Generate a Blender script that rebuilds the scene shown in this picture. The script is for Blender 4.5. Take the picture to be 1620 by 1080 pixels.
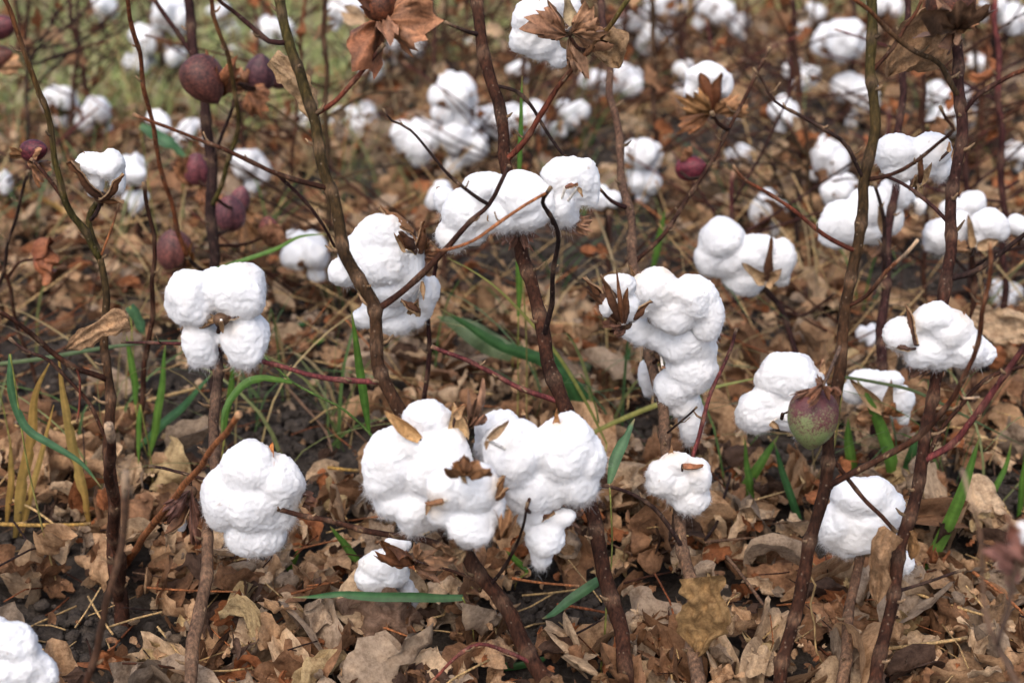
import bpy, bmesh, math, random
import numpy as np
from mathutils import Vector, Matrix, Euler, Quaternion

for o in list(bpy.data.objects):
    bpy.data.objects.remove(o)
S = bpy.context.scene
C = S.collection
R = math.radians
random.seed(7)
rng = np.random.default_rng(11)

# ------------------------------------------------------------------ camera, sky, sun, exposure
H, PITCH, LENS = 0.70, 25.0, 50.0
F = LENS / 36.0 * 1620.0
cam = bpy.data.cameras.new('camera')
cam.lens = LENS
cam.sensor_width = 36.0
cam.clip_start = 0.02
cam.clip_end = 400.0
cam.dof.use_dof = True
cam.dof.focus_distance = 1.08
cam.dof.aperture_fstop = 5.6
camo = bpy.data.objects.new('camera', cam)
C.objects.link(camo)
camo.location = (0, 0, H)
camo.rotation_euler = (R(90 - PITCH), 0, 0)
S.camera = camo

SUN_EL, SUN_ROT = 58.0, 200.0
W = bpy.data.worlds.new('World')
S.world = W
W.use_nodes = True
nt = W.node_tree
sky = nt.nodes.new('ShaderNodeTexSky')
sky.sky_type = 'NISHITA'
sky.sun_disc = False
sky.sun_elevation = R(SUN_EL)
sky.sun_rotation = R(SUN_ROT)
sky.air_density = 1.0
sky.dust_density = 5.0
sky.ozone_density = 1.0
bg = nt.nodes['Background']
bg.inputs['Strength'].default_value = 0.15
nt.links.new(sky.outputs[0], bg.inputs['Color'])

sun = bpy.data.lights.new('sun', 'SUN')
sun.energy = 0.6
sun.angle = R(95)
sun.color = (1.0, 0.975, 0.945)
suno = bpy.data.objects.new('sun', sun)
C.objects.link(suno)
# direction to the sun matches the sky texture
sd = Vector((math.sin(R(SUN_ROT)) * math.cos(R(SUN_EL)), math.cos(R(SUN_ROT)) * math.cos(R(SUN_EL)), math.sin(R(SUN_EL))))
suno.rotation_euler = sd.to_track_quat('Z', 'Y').to_euler()
suno.location = sd * 20

S.view_settings.view_transform = 'Standard'
S.view_settings.look = 'None'
S.view_settings.gamma = 1.0
S.view_settings.exposure = 0.80
S.render.engine = 'CYCLES'
S.cycles.use_denoising = True
S.cycles.max_bounces = 8
S.cycles.diffuse_bounces = 5
S.cycles.transparent_max_bounces = 4

# ------------------------------------------------------------------ pixel -> place
cp, sp = math.cos(R(PITCH)), math.sin(R(PITCH))
def ray(x, y):
    a, b = (x - 810) / F, (540 - y) / F
    return Vector((a, cp + b * sp, -sp + b * cp))
def at(x, y, Y):                      # the point seen at (x, y) that stands Y metres in front of the camera's foot
    d = ray(x, y)
    t = Y / d.y
    return Vector((d.x * t, Y, H + d.z * t))
def m_per_px(x, y, Y):
    return Y / ray(x, y).y / F
def ground(x, y):
    d = ray(x, y)
    t = -H / d.z
    return Vector((d.x * t, d.y * t, 0.0))
def px(p):                            # world point -> photo pixel
    X, Yy, Z = p[0], p[1], p[2] - H
    dep = Yy * cp - Z * sp
    up = Yy * sp + Z * cp
    return 810 + F * X / dep, 540 - F * up / dep, dep
def row_for(Y):
    return px((0, Y, 0))[1]

# ------------------------------------------------------------------ numpy noise
_perm = rng.permutation(4096)
_grad = rng.normal(size=(4096, 3))
_grad /= np.linalg.norm(_grad, axis=1)[:, None]
def noise3(P):
    P = np.asarray(P, float)
    i = np.floor(P).astype(int)
    f = P - i
    u = f * f * f * (f * (f * 6 - 15) + 10)
    out = np.zeros(len(P))
    for dx in (0, 1):
        for dy in (0, 1):
            for dz in (0, 1):
                h = _perm[(_perm[(_perm[(i[:, 0] + dx) & 4095] + i[:, 1] + dy) & 4095] + i[:, 2] + dz) & 4095]
                g = _grad[h]
                d = g[:, 0] * (f[:, 0] - dx) + g[:, 1] * (f[:, 1] - dy) + g[:, 2] * (f[:, 2] - dz)
                w = (u[:, 0] if dx else 1 - u[:, 0]) * (u[:, 1] if dy else 1 - u[:, 1]) * (u[:, 2] if dz else 1 - u[:, 2])
                out += w * d
    return out * 1.6

# ------------------------------------------------------------------ materials
def newmat(name):
    m = bpy.data.materials.new(name)
    m.use_nodes = True
    n = m.node_tree
    b = n.nodes['Principled BSDF']
    return m, n, b
def N(n, t, **kw):
    x = n.nodes.new(t)
    for k, v in kw.items():
        setattr(x, k, v)
    return x
def noise_node(n, scale, detail=4, rough=0.6, coord=None):
    x = N(n, 'ShaderNodeTexNoise')
    x.inputs['Scale'].default_value = scale
    x.inputs['Detail'].default_value = detail
    x.inputs['Roughness'].default_value = rough
    if coord is not None:
        n.links.new(coord, x.inputs['Vector'])
    return x
def ramp(n, fac, stops):
    r = N(n, 'ShaderNodeValToRGB')
    el = r.color_ramp.elements
    while len(el) < len(stops):
        el.new(0.5)
    for e, (p, c) in zip(el, stops):
        e.position = p
        e.color = (*c, 1) if len(c) == 3 else c
    n.links.new(fac, r.inputs['Fac'])
    return r
def mix(n, a, b, fac, mode='MIX'):
    x = N(n, 'ShaderNodeMix', data_type='RGBA', blend_type=mode)
    for sock, v in ((x.inputs[0], fac), (x.inputs[6], a), (x.inputs[7], b)):
        if hasattr(v, 'is_linked') or hasattr(v, 'links'):
            n.links.new(v, sock)
        else:
            sock.default_value = v if not isinstance(v, tuple) else (*v, 1)[:4]
    return x.outputs[2]
def bump(n, b, h, strength, dist):
    x = N(n, 'ShaderNodeBump')
    x.inputs['Strength'].default_value = strength
    x.inputs['Distance'].default_value = dist
    n.links.new(h, x.inputs['Height'])
    n.links.new(x.outputs[0], b.inputs['Normal'])
def coordn(n, which='Object'):
    return N(n, 'ShaderNodeTexCoord').outputs[which]
def attr(n, name='Col'):
    a = N(n, 'ShaderNodeAttribute', attribute_name=name)
    return a.outputs['Color']

def mat_bark():
    m, n, b = newmat('bark')
    co = coordn(n)
    c = attr(n)
    mp = N(n, 'ShaderNodeMapping')
    mp.inputs['Scale'].default_value = (1, 1, 0.22)
    n.links.new(co, mp.inputs['Vector'])
    n1 = noise_node(n, 420, 5, 0.65, mp.outputs[0])
    n2 = noise_node(n, 60, 3, 0.5, co)
    r1 = ramp(n, n1.outputs['Fac'], [(0.30, (0.35, 0.33, 0.33)), (0.52, (1, 1, 1)), (0.72, (2.0, 1.75, 1.55))])
    r2 = ramp(n, n2.outputs['Fac'], [(0.3, (0.62, 0.60, 0.62)), (0.7, (1.3, 1.25, 1.15))])
    col = mix(n, mix(n, c, r1.outputs[0], 1.0, 'MULTIPLY'), r2.outputs[0], 1.0, 'MULTIPLY')
    v = N(n, 'ShaderNodeTexVoronoi')
    v.inputs['Scale'].default_value = 190
    n.links.new(co, v.inputs['Vector'])
    lent = ramp(n, v.outputs['Distance'], [(0.10, (1, 1, 1)), (0.17, (0, 0, 0))])
    col = mix(n, col, (0.34, 0.26, 0.19), mix(n, (0, 0, 0), lent.outputs[0], 0.28))
    n.links.new(col, b.inputs['Base Color'])
    b.inputs['Roughness'].default_value = 0.78
    b.inputs['Specular IOR Level'].default_value = 0.12
    bump(n, b, n1.outputs['Fac'], 0.8, 0.0018)
    return m
def mat_lint():
    m, n, b = newmat('cotton_lint')
    co = coordn(n)
    c = attr(n)
    n.links.new(c, b.inputs['Base Color'])
    b.inputs['Roughness'].default_value = 1.0
    b.inputs['Specular IOR Level'].default_value = 0.0
    b.subsurface_method = 'BURLEY' if hasattr(b, 'subsurface_method') else b.subsurface_method
    b.inputs['Subsurface Weight'].default_value = 0.4
    b.inputs['Subsurface Radius'].default_value = (1.0, 0.95, 0.9)
    b.inputs['Subsurface Scale'].default_value = 0.009
    n1 = noise_node(n, 380, 8, 0.75, co)
    n1.inputs['Distortion'].default_value = 2.0
    bump(n, b, n1.outputs['Fac'], 0.45, 0.002)
    return m
def mat_fibre():
    m, n, b = newmat('cotton_fibre')
    out = n.nodes['Material Output']
    d = N(n, 'ShaderNodeBsdfDiffuse')
    d.inputs['Color'].default_value = (0.78, 0.78, 0.785, 1)
    t = N(n, 'ShaderNodeBsdfTranslucent')
    t.inputs['Color'].default_value = (0.78, 0.78, 0.785, 1)
    mx = N(n, 'ShaderNodeMixShader')
    mx.inputs[0].default_value = 0.45
    n.links.new(d.outputs[0], mx.inputs[1])
    n.links.new(t.outputs[0], mx.inputs[2])
    n.links.new(mx.outputs[0], out.inputs['Surface'])
    return m
def mat_husk():                       # dry carpels and bracts: colour per vertex
    m, n, b = newmat('dry_husk')
    co = coordn(n)
    c = attr(n)
    n1 = noise_node(n, 300, 5, 0.65, co)
    r1 = ramp(n, n1.outputs['Fac'], [(0.3, (0.5, 0.46, 0.44)), (0.55, (1, 1, 1)), (0.8, (1.5, 1.45, 1.4))])
    n.links.new(mix(n, c, r1.outputs[0], 1.0, 'MULTIPLY'), b.inputs['Base Color'])
    b.inputs['Roughness'].default_value = 0.6
    b.inputs['Specular IOR Level'].default_value = 0.3
    bump(n, b, n1.outputs['Fac'], 0.5, 0.0008)
    return m
def mat_leaf(name, trans=0.22):
    m, n, b = newmat(name)
    out = n.nodes['Material Output']
    co = N(n, 'ShaderNodeAttribute', attribute_name='Pos').outputs['Vector']
    c = attr(n)
    oi = N(n, 'ShaderNodeObjectInfo')
    n1 = noise_node(n, 95, 6, 0.68, co)
    n2 = noise_node(n, 420, 4, 0.7, co)
    r1 = ramp(n, n1.outputs['Fac'], [(0.30, (0.45, 0.38, 0.33)), (0.5, (1, 1, 1)), (0.75, (1.35, 1.32, 1.25))])
    r2 = ramp(n, n2.outputs['Fac'], [(0.30, (0.62, 0.58, 0.55)), (0.6, (1.1, 1.1, 1.1))])
    col = mix(n, c, oi.outputs['Color'], 1.0, 'MULTIPLY')
    col = mix(n, col, r1.outputs[0], 1.0, 'MULTIPLY')
    col = mix(n, col, r2.outputs[0], 1.0, 'MULTIPLY')
    n.links.new(col, b.inputs['Base Color'])
    b.inputs['Roughness'].default_value = 0.72
    b.inputs['Specular IOR Level'].default_value = 0.25
    bump(n, b, n1.outputs['Fac'], 0.7, 0.004)
    t = N(n, 'ShaderNodeBsdfTranslucent')
    n.links.new(col, t.inputs['Color'])
    mx = N(n, 'ShaderNodeMixShader')
    mx.inputs[0].default_value = trans
    n.links.new(b.outputs[0], mx.inputs[1])
    n.links.new(t.outputs[0], mx.inputs[2])
    n.links.new(mx.outputs[0], out.inputs['Surface'])
    return m
def mat_grass():
    m, n, b = newmat('grass_blade')
    out = n.nodes['Material Output']
    co = coordn(n)
    c = attr(n)
    n1 = noise_node(n, 120, 4, 0.6, co)
    r1 = ramp(n, n1.outputs['Fac'], [(0.3, (0.7, 0.72, 0.7)), (0.7, (1.25, 1.2, 1.2))])
    col = mix(n, c, r1.outputs[0], 1.0, 'MULTIPLY')
    n.links.new(col, b.inputs['Base Color'])
    b.inputs['Roughness'].default_value = 0.5
    b.inputs['Specular IOR Level'].default_value = 0.4
    t = N(n, 'ShaderNodeBsdfTranslucent')
    n.links.new(col, t.inputs['Color'])
    mx = N(n, 'ShaderNodeMixShader')
    mx.inputs[0].default_value = 0.3
    n.links.new(b.outputs[0], mx.inputs[1])
    n.links.new(t.outputs[0], mx.inputs[2])
    n.links.new(mx.outputs[0], out.inputs['Surface'])
    return m
def mat_boll(name, green=False):      # closed bolls: speckled skin; the Col attribute carries the skin's own hue
    m, n, b = newmat(name)
    co = coordn(n)
    c = attr(n)
    n1 = noise_node(n, 340 if not green else 640, 6, 0.75, co)
    n2 = noise_node(n, 80, 3, 0.5, co)
    if green:
        a = N(n, 'ShaderNodeAttribute', attribute_name='Blush')
        add = N(n, 'ShaderNodeMath', operation='ADD')
        n.links.new(n1.outputs['Fac'], add.inputs[0])
        n.links.new(a.outputs['Fac'], add.inputs[1])
        add2 = N(n, 'ShaderNodeMath', operation='MULTIPLY_ADD')
        n.links.new(n2.outputs['Fac'], add2.inputs[0])
        add2.inputs[1].default_value = 0.42
        n.links.new(add.outputs[0], add2.inputs[2])
        r = ramp(n, add2.outputs[0], [(0.60, (0.135, 0.195, 0.070)), (0.76, (0.19, 0.235, 0.10)), (0.84, (0.17, 0.165, 0.085)), (0.93, (0.115, 0.042, 0.045))])
        r.color_ramp.interpolation = 'LINEAR'
        n3 = noise_node(n, 900, 3, 0.6, co)
        rs_ = ramp(n, n3.outputs['Fac'], [(0.36, (0.40, 0.25, 0.28)), (0.43, (1, 1, 1))])
        col = mix(n, r.outputs[0], rs_.outputs[0], 1.0, 'MULTIPLY')
    else:
        r1 = ramp(n, n1.outputs['Fac'], [(0.36, (0.38, 0.36, 0.38)), (0.5, (1, 1, 1)), (0.64, (2.1, 1.75, 1.5))])
        r2 = ramp(n, n2.outputs['Fac'], [(0.3, (0.75, 0.75, 0.8)), (0.7, (1.3, 1.15, 1.1))])
        col = mix(n, mix(n, c, r1.outputs[0], 1.0, 'MULTIPLY'), r2.outputs[0], 1.0, 'MULTIPLY')
    n.links.new(col, b.inputs['Base Color'])
    b.inputs['Roughness'].default_value = 0.5
    b.inputs['Specular IOR Level'].default_value = 0.3
    bump(n, b, n1.outputs['Fac'], 0.4, 0.0008)
    return m
def mat_soil():
    m, n, b = newmat('soil')
    co = coordn(n)
    n1 = noise_node(n, 26, 8, 0.7, co)
    n2 = noise_node(n, 170, 6, 0.7, co)
    r1 = ramp(n, n1.outputs['Fac'], [(0.3, (0.040, 0.032, 0.027)), (0.6, (0.095, 0.080, 0.068)), (0.8, (0.17, 0.145, 0.125))])
    r2 = ramp(n, n2.outputs['Fac'], [(0.3, (0.45, 0.44, 0.43)), (0.6, (1.15, 1.12, 1.1))])
    n.links.new(mix(n, r1.outputs[0], r2.outputs[0], 1.0, 'MULTIPLY'), b.inputs['Base Color'])
    b.inputs['Roughness'].default_value = 0.95
    b.inputs['Specular IOR Level'].default_value = 0.15
    bump(n, b, n2.outputs['Fac'], 1.0, 0.008)
    return m
M = dict(bark=mat_bark(), lint=mat_lint(), fibre=mat_fibre(), husk=mat_husk(), leaf=mat_leaf('dead_leaf'), grass=mat_grass(),
         boll=mat_boll('boll_skin'), greenboll=mat_boll('green_boll_skin', True), soil=mat_soil())

# ------------------------------------------------------------------ mesh helpers
class MB:
    """Collects vertices, faces and a colour per vertex; build() links them as ONE mesh object."""
    def __init__(s):
        s.v, s.f, s.c, s.mi = [], [], [], []
        s.n = 0
    def add(s, v, f, c, mi=0):
        v = np.asarray(v, float).reshape(-1, 3)
        c = np.asarray(c, float)
        if c.ndim == 1:
            c = np.tile(c, (len(v), 1))
        s.v.append(v)
        s.c.append(c)
        for q in f:
            s.f.append(tuple(int(i) + s.n for i in q))
        s.mi += [mi] * len(f)
        s.n += len(v)
    def mesh(s, name, mats, origin=(0, 0, 0), smooth=True):
        me = bpy.data.meshes.new(name)
        V = np.concatenate(s.v) - np.array(origin)
        Cc = np.concatenate(s.c)
        fill_mesh(me, V, s.f, Cc, smooth, s.mi)
        for m in (mats if isinstance(mats, (list, tuple)) else [mats]):
            me.materials.append(m)
        return me
    def build(s, name, mats, parent=None, origin=(0, 0, 0), smooth=True):
        me = s.mesh(name, mats, origin, smooth)
        return link(name, me, parent)
def fill_mesh(me, V, Fc, Cc, smooth=True, mi=None):
    nv = len(V)
    me.vertices.add(nv)
    me.vertices.foreach_set('co', np.ascontiguousarray(V, dtype=np.float32).ravel())
    if isinstance(Fc, np.ndarray):
        cnt = np.full(len(Fc), Fc.shape[1], dtype=np.int32)
        loops = np.ascontiguousarray(Fc, dtype=np.int32).ravel()
    else:
        cnt = np.fromiter((len(q) for q in Fc), dtype=np.int32, count=len(Fc))
        loops = np.fromiter((i for q in Fc for i in q), dtype=np.int32, count=int(cnt.sum()))
    me.loops.add(len(loops))
    me.loops.foreach_set('vertex_index', loops)
    me.polygons.add(len(Fc))
    st = np.zeros(len(Fc), dtype=np.int32)
    st[1:] = np.cumsum(cnt)[:-1]
    me.polygons.foreach_set('loop_start', st)
    me.polygons.foreach_set('loop_total', cnt)
    if smooth:
        me.polygons.foreach_set('use_smooth', np.ones(len(Fc), dtype=bool))
    if mi is not None and any(mi):
        me.polygons.foreach_set('material_index', np.array(mi, dtype=np.int32))
    a = me.color_attributes.new('Col', 'FLOAT_COLOR', 'POINT')
    cc = np.ones((nv, 4), dtype=np.float32)
    cc[:, :3] = Cc
    a.data.foreach_set('color', cc.ravel())
    me.update(calc_edges=True)
    me.validate()
def leaf_pos(me, P):
    a = me.attributes.new('Pos', 'FLOAT_VECTOR', 'POINT')
    a.data.foreach_set('vector', np.ascontiguousarray(P, dtype=np.float32).ravel())
def link(name, me, parent=None):
    o = bpy.data.objects.new(name, me)
    C.objects.link(o)
    if parent is not None:
        o.parent = parent
    return o
def tag(o, label=None, cat=None, group=None, kind=None):
    if label: o['label'] = label
    if cat: o['category'] = cat
    if group: o['group'] = group
    if kind: o['kind'] = kind
    return o
def empty(name, loc, label, cat, group=None):
    o = bpy.data.objects.new(name, None)
    o.empty_display_size = 0.02
    C.objects.link(o)
    o.location = loc
    return tag(o, label, cat, group)

def smooth_path(P, step):
    """Catmull-Rom through the points, resampled at about step metres."""
    P = [np.array(p, float) for p in P]
    if len(P) == 2:
        P = [P[0], (P[0] + P[1]) / 2, P[1]]
    Q = [2 * P[0] - P[1]] + P + [2 * P[-1] - P[-2]]
    out = []
    for i in range(1, len(Q) - 2):
        a, b, c, d = Q[i - 1], Q[i], Q[i + 1], Q[i + 2]
        k = max(2, int(np.linalg.norm(c - b) / step))
        for j in range(k):
            t = j / k
            out.append(0.5 * ((2 * b) + (-a + c) * t + (2 * a - 5 * b + 4 * c - d) * t * t + (-a + 3 * b - 3 * c + d) * t ** 3))
    out.append(Q[-2])
    return np.array(out)

def tube(mb, path, rad, col, sides=8, cap=True, mi=0):
    path = np.asarray(path)
    n = len(path)
    rad = np.broadcast_to(np.asarray(rad, float), (n,))
    col = np.asarray(col, float)
    if col.ndim == 1:
        col = np.tile(col, (n, 1))
    T = np.gradient(path, axis=0)
    T /= np.linalg.norm(T, axis=1)[:, None] + 1e-12
    up = np.array((0.3, 1.0, 0.2))
    V, cc = [], []
    a = np.linspace(0, 2 * np.pi, sides, endpoint=False)
    for i in range(n):
        s = np.cross(T[i], up)
        s /= np.linalg.norm(s) + 1e-9
        u = np.cross(s, T[i])
        V.append(path[i] + rad[i] * (np.cos(a)[:, None] * s + np.sin(a)[:, None] * u))
        cc.append(np.tile(col[i], (sides, 1)))
    V = np.concatenate(V)
    cc = np.concatenate(cc)
    Fc = []
    for i in range(n - 1):
        for j in range(sides):
            k = (j + 1) % sides
            Fc.append((i * sides + j, i * sides + k, (i + 1) * sides + k, (i + 1) * sides + j))
    if cap:
        Fc.append(tuple(range(sides - 1, -1, -1)))
        Fc.append(tuple((n - 1) * sides + j for j in range(sides)))
    mb.add(V, Fc, cc, mi)

TINT = dict(
    brown=(0.041, 0.0175, 0.0112), dark=(0.026, 0.0155, 0.0145), purple=(0.041, 0.0185, 0.0180), red=(0.115, 0.034, 0.022),
    rust=(0.15, 0.055, 0.026), orange=(0.27, 0.11, 0.048), olive=(0.050, 0.044, 0.014), green=(0.075, 0.075, 0.02),
    tan=(0.14, 0.088, 0.06), grey=(0.10, 0.07, 0.056), pink=(0.125, 0.036, 0.038), khaki=(0.062, 0.042, 0.023))

def limb(name, parent, origin, P, w0, w1, t0, t1, step=0.006, nodes=True, sides=9, wob=0.10, cut=False, seed=None):
    """A stem or a branch with its nodes, leaf scars and stipule stubs: one mesh. P are world points, w radii in metres."""
    rs = random.Random(seed if seed is not None else hash((round(P[0][0], 4), round(P[-1][2], 4))))
    path = smooth_path(P, step)
    n = len(path)
    s = np.linspace(0, 1, n)
    L = np.sum(np.linalg.norm(np.diff(path, axis=0), axis=1))
    w0, w1 = w0 * 0.80, w1 * 0.76
    rad = w0 + (w1 - w0) * s ** 0.9
    j = noise3(path * 45 + rs.random() * 50)
    rad = rad * (1 + wob * j + 0.6 * wob * noise3(path * 130 + 4))
    amp = min(0.0015, w0 * 0.45)
    env = np.minimum(1, np.minimum(s, 1 - s) * 12)[:, None]
    off = np.stack([noise3(path * 26 + k * 17.3 + rs.random() * 40) for k in range(3)], 1) * amp * env
    path = path + off
    if nodes and L > 0.08:
        zz = (2 / math.pi) * np.arcsin(np.sin(s * L / 0.042 * math.pi + rs.random() * 6)) * min(0.0020, w0 * 0.55)
        path = path + np.stack([zz, zz * 0.2, zz * 0.5], 1) * env
    c0, c1 = np.array(TINT[t0]), np.array(TINT[t1])
    col = c0 + (c1 - c0) * (s[:, None] ** 3.2)
    col = col * (1 + 0.35 * noise3(path * 30 + 11))[:, None]
    mb = MB()
    stubs = []
    if nodes and L > 0.05:
        gap = rs.uniform(0.026, 0.046)
        d = rs.uniform(0.02, 0.04)
        while d < L - 0.01:
            q = d / L
            g = np.exp(-((s - q) * L / 0.0035) ** 2)
            rad = rad * (1 + rs.uniform(0.1, 0.34) * g)
            k = int(q * (n - 1))
            sc = np.array((0.24, 0.16, 0.11))
            col = col * (1 - 0.35 * g[:, None]) + sc * 0.35 * g[:, None]
            stubs.append(k)
            d += gap * rs.uniform(0.7, 1.5)
    if cut:
        rad = rad.copy()
        col[-3:] = (0.36, 0.27, 0.19)
    else:
        g = np.exp(-((1 - s) * L / 0.003) ** 2)
        rad = rad * (1 + 0.25 * g)
        col = col * (1 - 0.6 * g[:, None]) + np.array((0.33, 0.24, 0.15)) * 0.6 * g[:, None]
    tube(mb, path, rad, col, sides)
    for k in stubs:
        a = rs.random() * 6.28
        dvec = np.array((math.cos(a), math.sin(a) * 0.6 - 0.2, rs.uniform(0.1, 0.7)))
        ln = rs.uniform(0.002, 0.009)
        st = [path[k], path[k] + dvec * (rad[k] * 0.9 + ln * 0.5), path[k] + dvec * (rad[k] + ln) + np.array((0, 0, ln * 0.4))]
        tube(mb, st, [min(rad[k] * 0.6, 0.0019), min(rad[k] * 0.45, 0.0013), 0.0005], np.array((0.23, 0.16, 0.10)) * rs.uniform(0.5, 1.3), 5)
    return mb.build(name, M['bark'], parent, origin), path

# ------------------------------------------------------------------ cotton: lint, burs, bracts
_ico = {}
def ico(sub):
    if sub not in _ico:
        bm = bmesh.new()
        bmesh.ops.create_icosphere(bm, subdivisions=sub, radius=1)
        _ico[sub] = (np.array([v.co[:] for v in bm.verts]), [tuple(v.index for v in f.verts) for f in bm.faces])
        bm.free()
    return _ico[sub]

def lint_mesh(name, lobes, voxel, fibres, origin, stain=None, seed=0, fl=0.006, grey=0.0):
    """Lobes are (centre, (rx, ry_depth, rz), roll): blended into one billowing surface with loose fibres standing off it."""
    r = np.random.default_rng(seed)
    iv, fc = ico(3)
    V, Fc, k = [], [], 0
    for cen, rad, roll in lobes:
        m = np.array(Euler((0, roll, 0)).to_matrix())
        p = iv.copy()
        p = p * (1 + 0.16 * noise3(iv * 1.3 + r.random(3) * 30))[:, None]
        p = (p * np.array(rad)) @ m.T + np.array(cen)
        V.append(p)
        Fc += [tuple(i + k for i in q) for q in fc]
        k += len(p)
    tmp = bpy.data.meshes.new('tmp')
    tmp.from_pydata(np.concatenate(V).tolist(), [], Fc)
    ob = bpy.data.objects.new('tmp', tmp)
    C.objects.link(ob)
    rm = ob.modifiers.new('r', 'REMESH')
    rm.mode = 'VOXEL'
    rm.voxel_size = voxel
    sm = ob.modifiers.new('s', 'SMOOTH')
    sm.factor = 0.5
    sm.iterations = max(3, int(0.0050 / voxel * 2.0))
    dg = bpy.context.evaluated_depsgraph_get()
    ev = ob.evaluated_get(dg)
    me = ev.to_mesh()
    nv = len(me.vertices)
    v = np.empty(nv * 3, dtype=np.float32)
    nn = np.empty(nv * 3, dtype=np.float32)
    me.vertices.foreach_get('co', v)
    me.vertices.foreach_get('normal', nn)
    v = v.reshape(-1, 3).astype(float)
    nn = nn.reshape(-1, 3).astype(float)
    faces = [tuple(p.vertices) for p in me.polygons]
    ev.to_mesh_clear()
    bpy.data.objects.remove(ob)
    bpy.data.meshes.remove(tmp)
    o = r.random(3) * 50
    wp = np.stack([noise3(v * 110 + q * 13 + o) for q in range(3)], 1)
    d = 0.0022 * noise3(v * 34 + o) + 0.0010 * (np.abs(noise3(v * 60 + o)) - 0.25) + 0.0008 * noise3(v * 150 + wp * 1.6 + o) + 0.0007 * noise3(v * 360 + wp * 2.4 + o) + 0.0004 * noise3(v * 800 + wp * 2 + o)
    if voxel > 0.0016:
        d = 0.0030 * noise3(v * 38 + o) + 0.0014 * noise3(v * 110 + o)
    v = v + nn * d[:, None]
    base = np.array((0.715, 0.725, 0.745)) * (1 - grey)
    col = np.tile(base, (nv, 1))
    tan = np.array((0.60, 0.46, 0.31))
    cream = np.clip(noise3(v * 30 + o + 5) - 0.15, 0, 1)[:, None]
    col = col * (1 - 0.5 * cream) + np.array((0.70, 0.645, 0.56)) * 0.5 * cream
    fleck = np.clip((noise3(v * 330 + o + 9) - 0.66) * 6, 0, 1)[:, None] * (noise3(v * 20 + o) > 0.1)[:, None]
    col = col * (1 - 0.5 * fleck) + np.array((0.30, 0.18, 0.10)) * 0.5 * fleck
    if stain is not None:
        for sp_ in stain:
            q = np.exp(-(np.linalg.norm(v - np.array(sp_), axis=1) / 0.0085) ** 2) * 0.55
            col = col * (1 - q[:, None]) + tan * q[:, None]
    mb = MB()
    mb.add(v, faces, col, 0)
    fibres = int(fibres * 13)
    if fibres:
        idx = r.integers(0, nv, fibres)
        n0 = nn[idx]
        low = np.clip(0.62 - 0.75 * n0[:, 2], 0.22, 1.3) * (0.7 + 1.1 * np.clip(noise3(v[idx] * 70 + 3), -0.4, 1))
        root = v[idx] - n0 * 0.0006
        clump = np.stack([noise3(v[idx] * 230 + q * 31) for q in range(3)], 1)
        d1 = n0 + r.normal(size=(fibres, 3)) * 0.6 + clump * 1.3 + np.array((0, 0, -0.25))
        d1 /= np.linalg.norm(d1, axis=1)[:, None]
        d2 = d1 + r.normal(size=(fibres, 3)) * 1.1 + np.array((0, 0, -0.45))
        d2 /= np.linalg.norm(d2, axis=1)[:, None]
        ln = (fl * 0.74 * (0.16 + r.random(fibres) ** 2.0 + 1.5 * (r.random(fibres) > 0.985)) * low)[:, None]
        p0, p1 = root, root + d1 * ln * 0.55
        p2 = p1 + d2 * ln * 0.55
        side = np.cross(d1, r.normal(size=(fibres, 3)))
        side /= np.linalg.norm(side, axis=1)[:, None] + 1e-9
        wv = 0.00007
        quad = np.stack([p0 - side * wv, p0 + side * wv, p1 - side * wv * 0.8, p1 + side * wv * 0.8, p2], 1).reshape(-1, 3)
        fq = [q for b in range(0, fibres * 5, 5) for q in ((b, b + 1, b + 3, b + 2), (b + 2, b + 3, b + 4))]
        mb.add(quad, fq, base, 1)
    return mb.mesh(name, [M['lint'], M['fibre']], origin)

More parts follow.
